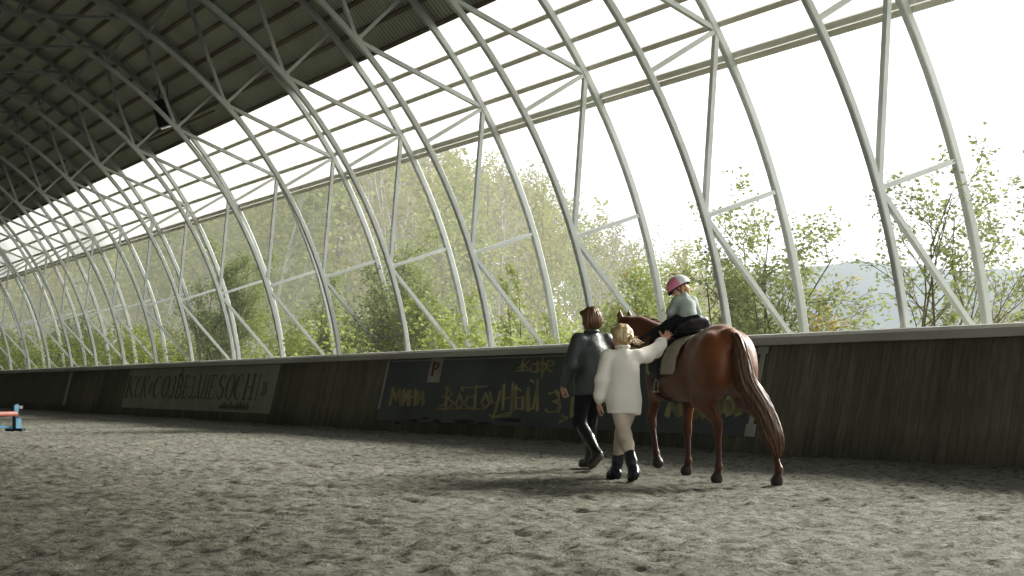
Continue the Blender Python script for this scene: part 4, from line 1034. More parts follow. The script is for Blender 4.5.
# neck and head, bent a little to the left
nk = [(1.45, 0, 1.16), (1.66, 0.04, 1.29), (1.86, 0.13, 1.41), (2.02, 0.235, 1.475)]
B.chain(nk, [0.27, 0.185, 0.135, 0.110], CH, 0.10, flat=(Y, 0.62))
B.chain([(1.40, 0, 1.335), (1.70, 0.05, 1.43), (1.90, 0.155, 1.515), (2.03, 0.245, 1.535)], [0.06, 0.05, 0.045, 0.045], CH, 0.08)
hp = lambda t, up: np.array([2.03+0.25*t + 0.80*up, 0.245+0.13*t + 0.30*up, 1.50-0.42*t + 0.57*up])   # along the face, up = out of the forehead
B.cone(hp(0.05, 0.0), hp(0.45, -0.02), 0.108, 0.085, CH, 0.05, flat=(Y, 0.80))
B.cone(hp(0.25, -0.07), hp(0.45, -0.075), 0.085, 0.055, CH, 0.05, flat=(Y, 0.72))
B.cone(hp(0.45, -0.005), hp(0.95, -0.02), 0.074, 0.058, CH, 0.04, flat=(Y, 0.85))
B.ell(hp(0.98, -0.025), (0.060, 0.055, 0.062), CHD, 0.03); B.ell(hp(1.0, -0.075), (0.035, 0.035, 0.028), CHD, 0.03)
L_ = np.array([-0.46, 0.89, 0])
for s in (-1, 1):
    B.ell(hp(0.30, 0.035)+L_*0.075*s, (0.024, 0.018, 0.022), CH, 0.015); B.ell(hp(0.30, 0.035)+L_*0.086*s, (0.013, 0.012, 0.013), (0.012, 0.008, 0.006), 0.004)
    B.ell(hp(0.98, 0.012)+L_*0.038*s, (0.020, 0.012, 0.016), None, 0.01, op='sub')
    e0 = hp(-0.03, 0.05)+L_*0.060*s; e1 = e0 + np.array([0.01, 0, 0.075]) + L_*0.012*s; e2 = e1 + np.array([0.012, 0, 0.07]) - L_*0.004*s
    B.cone(e0, e1, 0.026, 0.030, CH, 0.015, flat=((1, 0, 0), 0.6)); B.cone(e1, e2, 0.029, 0.006, CH, 0.012, flat=((1, 0, 0), 0.6))
    B.cone(e1+[0.018, 0, -0.02], e1+[0.022, 0, 0.035], 0.016, 0.008, None, 0.006, op='sub')
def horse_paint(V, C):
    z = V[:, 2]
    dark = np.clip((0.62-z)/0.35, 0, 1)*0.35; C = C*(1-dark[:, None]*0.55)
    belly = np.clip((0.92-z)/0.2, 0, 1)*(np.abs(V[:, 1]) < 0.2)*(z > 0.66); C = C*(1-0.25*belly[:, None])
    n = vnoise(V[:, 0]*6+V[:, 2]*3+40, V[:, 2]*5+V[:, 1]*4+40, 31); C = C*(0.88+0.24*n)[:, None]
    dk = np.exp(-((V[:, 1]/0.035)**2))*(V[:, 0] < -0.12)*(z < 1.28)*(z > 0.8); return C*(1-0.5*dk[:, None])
m_coat = attr_mat('chestnut_coat', rough=0.42, mottle=0.12, scale=9.0, bump=0.25, bscale=260.0, spec=0.45, sheen=0.12, stretch=(0.4, 1, 1))
def sway(p):                                     # the croup swings a little to the left in the walk
    p = np.array(p, float); x, z = p[..., 0], p[..., 2]
    w = np.clip((0.65-x)/0.7, 0, 1); v_ = np.clip((z-0.62)/0.35, 0, 1)
    p[..., 1] += 0.075*w*w*(3-2*w)*v_*v_*(3-2*v_); return p
for q in B.p:
    for k_ in ('a', 'b'):
        if k_ in q: q[k_] = sway(q[k_])
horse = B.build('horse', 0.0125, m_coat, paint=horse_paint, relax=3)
place(horse, HORSE, H_HEAD)
tag(horse, 'chestnut horse walking away beside the wall, saddled, carrying a small child', 'horse')

def strands(paths, r0, name, mat, parent, k=4):
    m = MB()
    for p in paths:
        n = len(p); m.tube(p, [max(r0*(1-0.85*(i/(n-1))**1.5), 0.0008) for i in range(n)], k)
    return m.build(name, mat, parent, smooth=True)
def hair_mat(name, c1, c2, rough=0.45):
    m, nt, b = new_mat(name)
    v = coords(nt, (55, 55, 3)); n = node(nt, 'ShaderNodeTexNoise', Scale=1.0, Detail=3.0); nt.links.new(v, n.inputs['Vector'])
    nt.links.new(ramp(nt, n.outputs['Fac'], [(0.3, c1), (0.7, c2)]), b.inputs['Base Color']); b.inputs['Roughness'].default_value = rough
    return m
def spline(pts, n):
    P = np.array(pts, float); t = np.linspace(0, len(P)-1, n); out = []
    for x in t:
        i = min(int(x), len(P)-2); f = x-i; p0 = P[max(i-1, 0)]; p1 = P[i]; p2 = P[i+1]; p3 = P[min(i+2, len(P)-1)]
        out.append(0.5*((2*p1)+(-p0+p2)*f+(2*p0-5*p1+4*p2-p3)*f*f+(-p0+3*p1-3*p2+p3)*f**3))
    return np.array(out)
# tail
m_tail = hair_mat('tail_hair', (0.048, 0.024, 0.013), (0.165, 0.092, 0.048), 0.5)
tp = spline([(-0.20, 0, 1.335), (-0.285, -0.005, 1.27), (-0.330, -0.012, 1.14), (-0.355, -0.030, 0.97), (-0.40, -0.085, 0.74), (-0.45, -0.150, 0.52), (-0.48, -0.185, 0.38), (-0.48, -0.205, 0.26)], 22); tp = sway(tp)
T = Body(0.02); tr_ = np.interp(np.linspace(0, 1, 22), [0, .1, .3, .55, .75, .92, 1], [0.034, 0.042, 0.062, 0.090, 0.088, 0.048, 0.010])
T.chain(list(tp), list(tr_), None, 0.02)
def tail_groove(V):
    a = np.arctan2(V[:, 1]-np.interp(-V[:, 2], -tp[:, 2], tp[:, 1]), V[:, 0]-np.interp(-V[:, 2], -tp[:, 2], tp[:, 0]))
    return 0.006*np.sin(a*9+V[:, 2]*8)+0.004*np.sin(a*17-V[:, 2]*11)
tail = T.build('tail', 0.008, m_tail, horse, displace=tail_groove, relax=1)
r = np.random.default_rng(5); paths = []
for i in range(150):
    a = r.uniform(0, 2*PI); q = math.sqrt(r.uniform(0.35, 1.0)); e = r.integers(15, 22); off = np.stack([np.cos(a)*tr_*q*1.08, np.sin(a)*tr_*q*1.12, np.zeros(22)], 1)
    w = np.cumsum(r.normal(0, 0.0035, (22, 3)), 0); paths.append((tp+off+w*np.linspace(0, 1, 22)[:, None])[2:e+1])
strands(paths, 0.0045, 'tail_strands', m_tail, tail)
# mane, falling to the right side, and forelock
m_mane = hair_mat('mane_hair', (0.07, 0.03, 0.015), (0.16, 0.075, 0.035))
crest = spline([(1.40, 0, 1.385), (1.70, 0.05, 1.475), (1.90, 0.155, 1.555), (2.05, 0.255, 1.57)], 40); paths = []
for i in range(230):
    c = crest[r.integers(0, 40)] + r.normal(0, 0.008, 3); L = r.uniform(0.14, 0.26)
    paths.append([c + np.array([0, -0.125*math.sin(min(t*2.2, 1.57)) - 0.035*t, 0.045*math.sin(t*2.6)+0.012-L*t*t]) + np.array([0.03*t, 0, 0])*r.normal() for t in np.linspace(0, 1, 7)])
for i in range(40):
    c = crest[-1] + r.normal(0, 0.014, 3); L = r.uniform(0.08, 0.17)
    paths.append([c + np.array([0.05*t+0.02*math.sin(t*3), 0.02*t, 0.03*math.sin(t*2.6)-L*t*t]) + np.array([0, 0.03*t, 0])*r.normal() for t in np.linspace(0, 1, 6)])
strands(paths, 0.0075, 'mane', m_mane, horse)

# ---- saddle pad
TY = lambda zz: np.interp(zz, [0.72, 0.9, 1.03, 1.15, 1.25, 1.32, 1.36], [0.20, 0.278, 0.292, 0.278, 0.235, 0.16, 0.05])
def over_back(x0, x1, zlow, off, name, mat, parent=None, thick=0.012, round_=0.08, nx=16, ny=40):
    """a cloth panel lying over the back from side to side"""
    zs = np.concatenate([np.linspace(zlow, 1.34, ny//2), [1.375]]); prof = [(TY(z)+off, z) for z in zs[:-1]] + [(0.0, 1.372+off)]
    prof = prof + [(-a, z) for a, z in prof[-2::-1]]; v = []; nprof = len(prof)
    for i in range(nx+1):
        f = i/nx; x = x0+(x1-x0)*f
        for j, (yv, z) in enumerate(prof):
            s = abs(j-(nprof-1)/2)/((nprof-1)/2)                      # 1 at the lower edge
            edge = min(f, 1-f)*(x1-x0); z2 = z
            if edge < round_ and z < zlow+round_: z2 = z + max(0, (round_-edge)-math.sqrt(max(0, round_**2-(round_-edge)**2))*0 - round_*0.35)*max(0, 1-(z-zlow)/round_)*0.9
            rise = 0.055*np.interp(x, [0.5, 0.7, 1.0, 1.3, 1.45], [0.35, 0.1, 0.0, 0.5, 0.75])
            v.append((x, yv, z2+rise*max(0, (z-1.2)/0.17)))
    f_ = [(i*nprof+j, i*nprof+j+1, (i+1)*nprof+j+1, (i+1)*nprof+j) for i in range(nx) for j in range(nprof-1)]
    o = mesh_obj(name, v, f_, mat, parent, smooth=True)
    so = o.modifiers.new('Solid', 'SOLIDIFY'); so.thickness = thick; so.offset = 1.0
    return o
m_pad = noisy('grey_beige_quilt', (0.40, 0.37, 0.31), (0.50, 0.47, 0.40), 25, 0.9, bump=0.4, bscale=60)
m_blk = noisy('black_leather', (0.012, 0.012, 0.014), (0.03, 0.03, 0.032), 12, 0.42, bump=0.1, bscale=90)
m_navy = noisy('navy_webbing', (0.012, 0.018, 0.045), (0.025, 0.035, 0.08), 12, 0.6)
m_iron = noisy('stirrup_steel', (0.45, 0.45, 0.44), (0.62, 0.62, 0.60), 10, 0.3, metal=0.9)
pad = over_back(0.62, 1.36, 1.00, 0.012, 'saddle_pad', m_pad)
place(pad, HORSE, H_HEAD); tag(pad, 'grey-beige saddle pad under the black saddle on the horse', 'saddle pad')
# ---- saddle
saddle = empty('saddle'); place(saddle, HORSE, H_HEAD); tag(saddle, 'black leather riding saddle with high rounded cantle on the chestnut horse', 'saddle')
S = Body(0.03)
S.ell((0.95, 0, 1.415), (0.22, 0.15, 0.050), None, 0.04); S.cone((1.16, 0, 1.44), (1.22, 0, 1.475), 0.06, 0.045, None, 0.04)
for s in (-1, 1): S.cone((0.98, 0.10*s, 1.40), (1.18, 0.10*s, 1.40), 0.05, 0.04, None, 0.04)
S.build('seat', 0.01, m_blk, saddle)
S = Body(0.025); cz_ = [(0.93, 0.135, 1.43), (0.85, 0.118, 1.475), (0.80, 0.07, 1.515), (0.785, 0, 1.528), (0.80, -0.07, 1.515), (0.85, -0.118, 1.475), (0.93, -0.135, 1.43)]
S.chain(cz_, [0.030, 0.034, 0.037, 0.038, 0.037, 0.034, 0.030], None, 0.05); S.ell((0.86, 0, 1.445), (0.10, 0.115, 0.075), None, 0.06)
S.build('cantle', 0.009, m_blk, saddle)
for s in (-1, 1):
    v = []; nu, nv = 10, 12
    for i in range(nu+1):
        for j in range(nv+1):
            f, g = i/nu, j/nv; z = 1.36-0.40*g; x = 0.93+0.08*g + (0.30-0.05*abs(g-0.5))*f*(1-0.35*max(0, g-0.7)/0.3) - 0.02
            v.append((x, s*(TY(z)+0.034+0.008*math.sin(f*3)), z))
    fl = [(i*(nv+1)+j, i*(nv+1)+j+1, (i+1)*(nv+1)+j+1, (i+1)*(nv+1)+j) for i in range(nu) for j in range(nv)]
    o = mesh_obj('flap', v, fl, m_blk, saddle, smooth=True); so = o.modifiers.new('Solid', 'SOLIDIFY'); so.thickness = 0.012; so.offset = 0
    m = MB(); m.sweep([(1.04, s*(TY(1.30)+0.055), 1.33), (1.00, s*(TY(1.1)+0.06), 1.10), (0.98, s*0.350, 0.95)], [(-0.014, -0.003), (0.014, -0.003), (0.014, 0.003), (-0.014, 0.003)], [(0, 1, 0)]*3)
    st = m.build('stirrup_strap', m_blk, saddle)
    m = MB(); ring = [(0.98+0.052*math.sin(a)*(1 if abs(a) < 2.2 else 0.9), s*0.353, 0.885+0.068*math.cos(a)) for a in np.linspace(-2.35, 2.35, 20)]
    m.tube(ring, 0.006, 6, Vector((0, 1, 0))); m.box((0.936, s*0.353-0.022, 0.826), (1.024, s*0.353+0.022, 0.838)); m.build('stirrup_iron', m_iron, st)
    m = MB(); g = [(1.22, s*(TY(z)+0.018), z) for z in np.linspace(1.02, 0.80, 7)] + [(1.22, s*0.12, 0.735), (1.22, s*0.0, 0.715)]
    m.sweep(g, [(-0.03, -0.004), (0.03, -0.004), (0.03, 0.004), (-0.03, 0.004)], [(0, s*1.0, -0.3 if i > 5 else 0) for i in range(len(g))]); m.build('girth', m_blk, saddle)
# ---- bridle with reins up to the rider, and the walker's lead
bridle = empty('bridle'); place(bridle, HORSE, H_HEAD); tag(bridle, 'dark bridle with navy reins on the head of the chestnut horse', 'bridle')
def loop(t, up0, ry, rz, name):
    c = hp(t, up0); upv = np.array([0.80, 0.30, 0.57]); pts = [tuple(c + L_*ry*math.cos(a) + upv*rz*math.sin(a)) for a in np.linspace(0, 2*PI, 25)]
    m = MB(); m.tube(pts, 0.008, 6); return m.build(name, m_blk, bridle, True)
loop(0.66, -0.012, 0.066, 0.076, 'noseband'); loop(0.10, -0.02, 0.098, 0.125, 'headstall')
for s in (-1, 1):
    m = MB(); m.tube([tuple(hp(0.10, -0.02)+L_*0.098*s), tuple(hp(0.4, -0.03)+L_*0.080*s), tuple(hp(0.80, -0.05)+L_*0.062*s)], 0.007, 6); m.build('cheek_strap', m_blk, bridle, True)
    pts = spline([hp(0.82, -0.055)+L_*0.064*s, (2.02, 0.20+0.17*s, 1.26), (1.80, 0.10+0.17*s, 1.33), (1.58, 0.01+0.13*s, 1.44), (1.37, 0.055*s, 1.555)], 16)
    m = MB(); m.sweep([tuple(p) for p in pts], [(-0.004, -0.013), (0.004, -0.013), (0.004, 0.013), (-0.004, 0.013)]); m.build('rein', m_navy, bridle)
# ================================================================== PEOPLE
m_skin = attr_mat('skin', rough=0.5, mottle=0.06, scale=30.0, spec=0.4)

def torso_legs(B, H, lean=0.0, skin=SKIN):
    """bare figure inside the clothes; x forward, y left, z up, H standing height"""
    B.ell((0.0, 0, 0.535*H), (0.062*H, 0.088*H, 0.06*H), skin, 0.05)
    B.ell((0.005*H+lean*0.3, 0, 0.63*H), (0.058*H, 0.075*H, 0.08*H), skin, 0.06)
    B.ell((0.005*H+lean*0.7, 0, 0.735*H), (0.066*H, 0.088*H, 0.075*H), skin, 0.06)
    B.cone((lean, 0.085*H, 0.80*H), (lean, -0.085*H, 0.80*H), 0.036*H, 0.036*H, skin, 0.05)
    B.cone((lean, 0, 0.80*H), (lean*1.2+0.012*H, 0, 0.885*H), 0.036*H, 0.031*H, skin, 0.03)
def limb(B, pts, rs, skin=SKIN, k=0.03): B.chain(pts, rs, skin, k)
def put(o, xy, heading): return place(o, xy, heading)

def boot(B, knee, ankle, toe, top, r_top, r_ank, r_foot=0.042, sole=None):
    """shaft from top (fraction of knee-ankle) down, foot to toe"""
    kn, an, to = map(np.array, (knee, ankle, toe)); t0 = kn + (an-kn)*top
    d = (an-kn)/np.linalg.norm(an-kn)
    B.cone(t0, t0+(an-t0)*0.45, r_top, r_top*0.98, None, 0.01); B.cone(t0+(an-t0)*0.45, an, r_top*0.97, r_ank, None, 0.02)
    f = to-an; f0 = f/np.linalg.norm(f)
    dn = np.array([0, 0, -1.0]); dn = dn - f0*(dn @ f0)*0.6; dn /= np.linalg.norm(dn)
    heel = an + dn*r_foot*0.9 - f0*0.035; ball = an + f*0.72
    B.cone(an, heel, r_ank*1.02, r_foot*0.86, None, 0.03); B.cone(heel, ball, r_foot*0.86, r_foot*0.92, None, 0.03); B.cone(an+f0*0.02, ball, r_ank*0.9, r_foot*0.85, None, 0.04)
    B.cone(ball, an+f, r_foot*0.92, r_foot*0.70, None, 0.02)
    return heel, ball

# ------------------------------------------------------------ dark-haired walker in the grey jacket
MAN, M_HEAD = (8.85, 14.25), math.radians(0)
H = 1.70; B = Body(0.03)
torso_legs(B, H)
hipL, kneL, ankL, toeL = (0.0, 0.095, 0.90), (0.08, 0.105, 0.50), (-0.27, 0.105, 0.185), (-0.135, 0.105, 0.045)
hipR, kneR, ankR, toeR = (0.0, -0.095, 0.90), (0.19, -0.10, 0.50), (0.205, -0.10, 0.095), (0.40, -0.11, 0.045)
for a, b_, c, t in ((hipL, kneL, ankL, toeL), (hipR, kneR, ankR, toeR)):
    limb(B, [a, b_, c], [0.085, 0.052, 0.034]); limb(B, [c, t], [0.036, 0.026])
shL, elL, wrL = (-0.005, 0.185, 1.375), (-0.03, 0.285, 1.10), (0.06, 0.315, 0.885)
shR, elR, wrR = (-0.005, -0.185, 1.375), (0.06, -0.26, 1.115), (0.29, -0.235, 1.15)
limb(B, [shL, elL, wrL], [0.050, 0.038, 0.026]); limb(B, [shR, elR, wrR], [0.050, 0.038, 0.026])
hand(B, wrL, (0.25, 0.10, -0.96), (-0.1, 0.95, 0.1), 1, 1.0, 0.95)
hand(B, wrR, (0.97, 0.1, 0.05), (0.1, -0.3, 0.95), 1, 1.0, 1.0)
hc = (0.025, 0.0, 1.600)
head(B, hc, (0.97, 0.22, -0.08), (0.08, 0, 1), 1.0)
man = B.build('person', 0.0058, m_skin, relax=1); put(man, MAN, M_HEAD)
tag(man, 'dark-haired person in a shiny grey jacket and black boots leading the horse', 'person')
m_hairb = hair_mat('brown_hair', (0.10, 0.060, 0.031), (0.25, 0.155, 0.085), 0.4)
f_, l_, u_ = frame((0.97, 0.22, -0.08), (0.08, 0, 1)); Ph = lambda x, y, z: np.array(hc)+f_*x+l_*y+u_*z
Hb = Body(0.03)
Hb.ell(Ph(-0.022, 0, 0.040), (0.103, 0.094, 0.092), None, 0.03); Hb.ell(Ph(-0.055, 0, -0.03), (0.070, 0.092, 0.082), None, 0.04)
for s in (-1, 1): Hb.ell(Ph(-0.02, 0.072*s, -0.025), (0.062, 0.028, 0.075), None, 0.03)
Hb.cone(Ph(0.06, 0.05, 0.075), Ph(0.07, -0.04, 0.078), 0.03, 0.03, None, 0.03)
hg = lambda V: 0.004*np.sin(np.arctan2(V[:, 1]-hc[1], V[:, 0]-hc[0])*26+V[:, 2]*10) + 0.003*np.sin(V[:, 0]*90+V[:, 1]*60)
hair = Hb.build('hair', 0.007, m_hairb, man, displace=hg, relax=1)
def hair_tufts(Ph, n, seed, name, mat, parent, length=(0.09, 0.14), r=0.006, back=0.11, drop=-0.085):
    g = np.random.default_rng(seed); ps = []
    for i in range(n):
        a = g.uniform(-2.5, 2.5); L = []                       # angle around the head, 0 = back
        for t in np.linspace(0, 1, 8):
            e = 1.45*(1-t) - 0.1; rad = 0.098*math.cos(e)*1.04 if e > 0 else 0.100-0.02*(t-0.93)
            L.append(Ph(-0.02-rad*math.cos(a), rad*0.93*math.sin(a), 0.045+0.092*math.sin(max(e, 0))*1.02 + (min(e, 0)*0.3) + drop*t*t*(1 if abs(a) < 1.9 else 0.6)) + g.normal(0, 0.002, 3))
        ps.append(L)
    return strands(ps, r, name, mat, parent)
hair_tufts(Ph, 120, 3, 'hair_strands', m_hairb, hair)
# jacket
m_jacket = noisy('shiny_grey_jacket', (0.065, 0.076, 0.074), (0.098, 0.112, 0.108), 6, 0.46, bump=0.3, bscale=28, spec=0.5)
J = Body(0.04)
J.ell((0.0, 0, 0.98), (0.150, 0.200, 0.20), None, 0.08); J.ell((0.0, 0, 1.15), (0.138, 0.185, 0.18), None, 0.08); J.ell((0.0, 0, 1.28), (0.140, 0.195, 0.14), None, 0.06)
J.cone((-0.01, 0.15, 1.385), (-0.01, -0.15, 1.385), 0.070, 0.070, None, 0.06); J.cone((0, 0, 0.80), (0, 0, 0.95), 0.170, 0.165, None, 0.05, flat=((0, 1, 0), 1.20))
J.cone((-0.005, 0, 1.38), (0.005, 0, 1.462), 0.085, 0.062, None, 0.035); J.clip((0, 0, 0.800), (0, 0, -1)); J.clip((0, 0, 1.475), (0, 0, 1))
J.chain([shL, elL, (0.045, 0.312, 0.915)], [0.078, 0.066, 0.050], None, 0.05); J.chain([shR, elR, (0.255, -0.238, 1.146)], [0.078, 0.066, 0.050], None, 0.05)
jk = J.build('jacket', 0.009, m_jacket, man, displace=folds(4, 0.0050, (13, 21, 34), (1, 1, 0.25)), relax=2)
Cc = Body(0.015)
ring = [(0.005+0.068*math.cos(a), 0.070*math.sin(a), 1.468-0.008*math.cos(a)) for a in np.linspace(0, 2*PI, 18)]
Cc.chain(ring, [0.016]*18, None, 0.01); Cc.build('collar', 0.006, m_jacket, jk, relax=1)
# breeches and boots
m_black_cloth = noisy('black_breeches', (0.008, 0.009, 0.012), (0.018, 0.020, 0.026), 12, 0.85, bump=0.2, bscale=50)
P_ = Body(0.04); P_.ell((0, 0, 0.90), (0.130, 0.165, 0.12), None, 0.06)
for a, b_, c in ((hipL, kneL, ankL), (hipR, kneR, ankR)):
    c2 = np.array(b_)+(np.array(c)-np.array(b_))*0.3; P_.chain([a, b_, c2], [0.108, 0.068, 0.058], None, 0.05)
P_.build('breeches', 0.009, m_black_cloth, man, displace=folds(6, 0.003), relax=2)
m_boot = noisy('dark_riding_boots', (0.016, 0.015, 0.014), (0.035, 0.032, 0.028), 9, 0.32, bump=0.15, bscale=60, spec=0.6)
m_sole = noisy('dusty_boot_foot', (0.10, 0.09, 0.072), (0.17, 0.155, 0.125), 20, 0.8)
for kn, an, to in ((kneL, ankL, toeL), (kneR, ankR, toeR)):
    Bt = Body(0.03); he, ba = boot(Bt, kn, an, to, 0.12, 0.066, 0.046); b_o = Bt.build('boot', 0.008, m_boot, man, relax=2)
    Sl = Body(0.01); dz = np.array([0, 0, -0.020]); an_, to_ = np.array(an), np.array(to)
    if kn is kneL:      # lifted heel shows the dusty sole
        n = np.array([-0.70, 0, -0.71]); Sl.cone(he+n*0.030, ba+n*0.024, 0.036, 0.040, None, 0.01); Sl.cone(ba+n*0.024, to_+n*0.012, 0.040, 0.030, None, 0.01)
    else:
        Sl.cone(he+dz*1.1, ba+dz*0.6, 0.036, 0.040, None, 0.01); Sl.cone(ba+dz*0.6, to_+dz*0.6, 0.040, 0.032, None, 0.01)
    Sl.build('boot_sole', 0.007, m_sole, b_o, relax=1)
# whip in the left hand
hp_ = np.array([0.085, 0.335, 0.815])
m = MB(); m.tube([tuple(hp_+v) for v in ((0.00, -0.02, 0.10), (0.0, -0.005, 0.03), (0.005, 0.0, -0.03), (-0.02, -0.01, -0.18), (-0.045, -0.03, -0.34), (-0.05, -0.03, -0.42))], [0.009, 0.009, 0.009, 0.005, 0.004, 0.003], 6)
wh = m.build('riding_whip', m_blk, None, True); put(wh, MAN, M_HEAD); tag(wh, 'thin black riding whip hanging from the hand of the person in the grey jacket', 'whip')
# lead rope from the noseband to the right hand
mw = lambda p: np.array([MAN[0]-p[1], MAN[1]+p[0], p[2]])
n0 = hp(0.70, -0.095); n0 = horse_world(*n0); n1 = mw(np.array(wrR)+[0.075, 0.0, -0.01])
rp = spline([n0, (n0+n1)/2+[0.05, 0, -0.16], n1, n1+[0.0, -0.02, -0.20], n1+[-0.02, 0.0, -0.36]], 18)
m = MB(); m.tube([tuple(p) for p in rp], 0.008, 6); tag(m.build('lead_rope', m_navy, None, True), 'navy lead rope from the noseband to the right hand of the person in grey', 'rope')

# ------------------------------------------------------------ blond walker in the cream jumper
WOM, W_HEAD = (8.02, 12.36), math.radians(22)
def w_local(P):
    f = np.array([math.sin(W_HEAD), math.cos(W_HEAD)]); l = np.array([-f[1], f[0]]); d = np.array(P[:2])-np.array(WOM); return np.array([d @ f, d @ l, P[2]])
H = 1.45; B = Body(0.03); torso_legs(B, H)
hipR, kneR, ankR, toeR = (0.0, -0.068, 0.765), (0.17, -0.020, 0.44), (0.205, 0.030, 0.085), (0.385, 0.065, 0.035)
hipL, kneL, ankL, toeL = (0.0, 0.058, 0.765), (-0.045, -0.008, 0.43), (-0.235, -0.055, 0.100), (-0.07, -0.055, 0.035)
for a, b_, c, t in ((hipL, kneL, ankL, toeL), (hipR, kneR, ankR, toeR)):
    limb(B, [a, b_, c], [0.072, 0.046, 0.030]); limb(B, [c, t], [0.032, 0.024])
hw = w_local(horse_world(0.96, 0.215, 1.375))      # where the hand rests
shR, shL = np.array([0.01, -0.150, 1.165]), np.array([0.0, 0.150, 1.165])
d = hw-shR; dist = np.linalg.norm(d); dn = d/dist
wrR = shR + dn*(dist-0.105); elR = shR + dn*(dist-0.105)*0.52 + np.array([-0.02, -0.03, -0.035])
elL, wrL = np.array([0.0, 0.205, 0.945]), np.array([0.075, 0.215, 0.735])
limb(B, [shR, elR, wrR], [0.043, 0.033, 0.023]); limb(B, [shL, elL, wrL], [0.043, 0.033, 0.023])
SK2 = (0.60, 0.37, 0.27)
hand(B, wrR, dn*0.9+np.array([0.0, 0, 0.35]), (-0.45, -0.2, 0.75), 1, 0.92, 0.22, 0.22, SK2, 0.2)
hand(B, wrL, (0.35, 0.02, -0.94), (-0.2, 0.95, 0.0), 1, 0.90, 0.42, 0.10, SK2)
hc = (0.025, 0.01, 1.345); fw = (0.80, 0.55, -0.18)
head(B, hc, fw, (0.15, 0, 1), 0.95, SK2)
wom = B.build('person', 0.0055, m_skin, relax=1); put(wom, WOM, W_HEAD)
tag(wom, 'blond person in a cream knitted jumper and beige breeches reaching up to the rider', 'person')
m_blond = hair_mat('blond_hair', (0.40, 0.29, 0.16), (0.70, 0.56, 0.36), 0.42)
f_, l_, u_ = frame(fw, (0.15, 0, 1)); Ph = lambda x, y, z: np.array(hc)+(f_*x+l_*y+u_*z)*0.96
Hb = Body(0.03)
Hb.ell(Ph(-0.020, 0, 0.040), (0.100, 0.092, 0.088), None, 0.03); Hb.ell(Ph(-0.055, 0, -0.012), (0.066, 0.080, 0.070), None, 0.04)
for s in (-1, 1): Hb.ell(Ph(0.0, 0.070*s, 0.02), (0.06, 0.022, 0.050), None, 0.03)
Hb.cone(Ph(0.06, 0.045, 0.078), Ph(0.065, -0.04, 0.08), 0.026, 0.026, None, 0.03)
Hb.ell(Ph(-0.125, -0.005, -0.035), (0.034, 0.034, 0.030), None, 0.012)       # low bun
hg = lambda V: 0.0035*np.sin((V[:, 1]-hc[1])*95+V[:, 2]*30) + 0.002*np.sin(V[:, 0]*120+V[:, 2]*50)
hair = Hb.build('hair', 0.007, m_blond, wom, displace=hg, relax=1)
g = np.random.default_rng(8); ps = []
for i in range(90):                                     # combed back to the bun, loose ends
    a = g.uniform(-1.5, 1.5); e = g.uniform(0.1, 1.5); L = []
    s0 = Ph(0.05*math.cos(a*0.5), 0.097*math.sin(a), 0.04+0.088*math.cos(a)*math.sin(e)); s2 = Ph(-0.125, -0.005, -0.03)
    for t in np.linspace(0, 1, 8):
        p = s0*(1-t)+s2*t; c = Ph(-0.02, 0, 0.03); v = p-c; n = np.linalg.norm(v); L.append(c + v/n*max(n, 0.093+0.005*g.random()))
    ps.append(L)
for i in range(26):
    p = Ph(-0.13, g.normal(0, 0.02), -0.035+g.normal(0, 0.015)); d = f_*-0.8+l_*g.normal(0, 0.8)+u_*g.normal(-0.5, 0.5); ps.append([p + d*t*0.06+u_*(-0.02*t*t) for t in np.linspace(0, 1, 5)])
strands(ps, 0.004, 'hair_strands', m_blond, hair)
# jumper
m_knit, nt, b = new_mat('cream_knit')
v = coords(nt); wv = node(nt, 'ShaderNodeTexWave', Scale=26.0, Distortion=1.2); wv.bands_direction = 'Z'; nt.links.new(v, wv.inputs['Vector'])
wv2 = node(nt, 'ShaderNodeTexWave', Scale=34.0, Distortion=1.0); wv2.bands_direction = 'Y'; nt.links.new(v, wv2.inputs['Vector'])
ad = node(nt, 'ShaderNodeMath', operation='MULTIPLY'); nt.links.new(wv.outputs['Fac'], ad.inputs[0]); nt.links.new(wv2.outputs['Fac'], ad.inputs[1])
nt.links.new(ramp(nt, ad.outputs[0], [(0.0, (0.80, 0.755, 0.67)), (0.7, (0.88, 0.845, 0.77))]), b.inputs['Base Color']); b.inputs['Roughness'].default_value = 0.95; b.inputs['Sheen Weight'].default_value = 0.2
bp = node(nt, 'ShaderNodeBump', Strength=0.35, Distance=0.01); nt.links.new(ad.outputs[0], bp.inputs['Height']); nt.links.new(bp.outputs['Normal'], b.inputs['Normal'])
J = Body(0.045)
J.ell((-0.005, 0, 0.80), (0.128, 0.165, 0.20), None, 0.06); J.ell((0.0, 0, 0.98), (0.115, 0.150, 0.17), None, 0.06); J.ell((0.004, 0, 1.09), (0.118, 0.142, 0.13), None, 0.05); J.ell((0.02, 0, 1.03), (0.106, 0.125, 0.15), None, 0.05)
J.cone((0, 0.115, 1.180), (0, -0.115, 1.180), 0.052, 0.052, None, 0.05); J.cone((0.01, 0, 0.60), (0.005, 0, 0.74), 0.134, 0.138, None, 0.04, flat=((0, 1, 0), 1.16))
J.cone((0, 0, 1.17), (0.012, 0, 1.245), 0.080, 0.056, None, 0.03); J.clip((0, 0, 0.628), (0.0, 0, -1)); J.clip((0, 0, 1.262), (0, 0, 1))
J.chain([shL, elL, wrL+(elL-wrL)*0.30], [0.062, 0.060, 0.060], None, 0.035); J.cone(wrL+(elL-wrL)*0.30, wrL+(elL-wrL)*0.10, 0.058, 0.040, None, 0.02)
J.chain([shR, elR, wrR+(elR-wrR)*0.40], [0.064, 0.062, 0.058], None, 0.04); J.cone(wrR+(elR-wrR)*0.40, wrR+(elR-wrR)*0.14, 0.056, 0.040, None, 0.02)
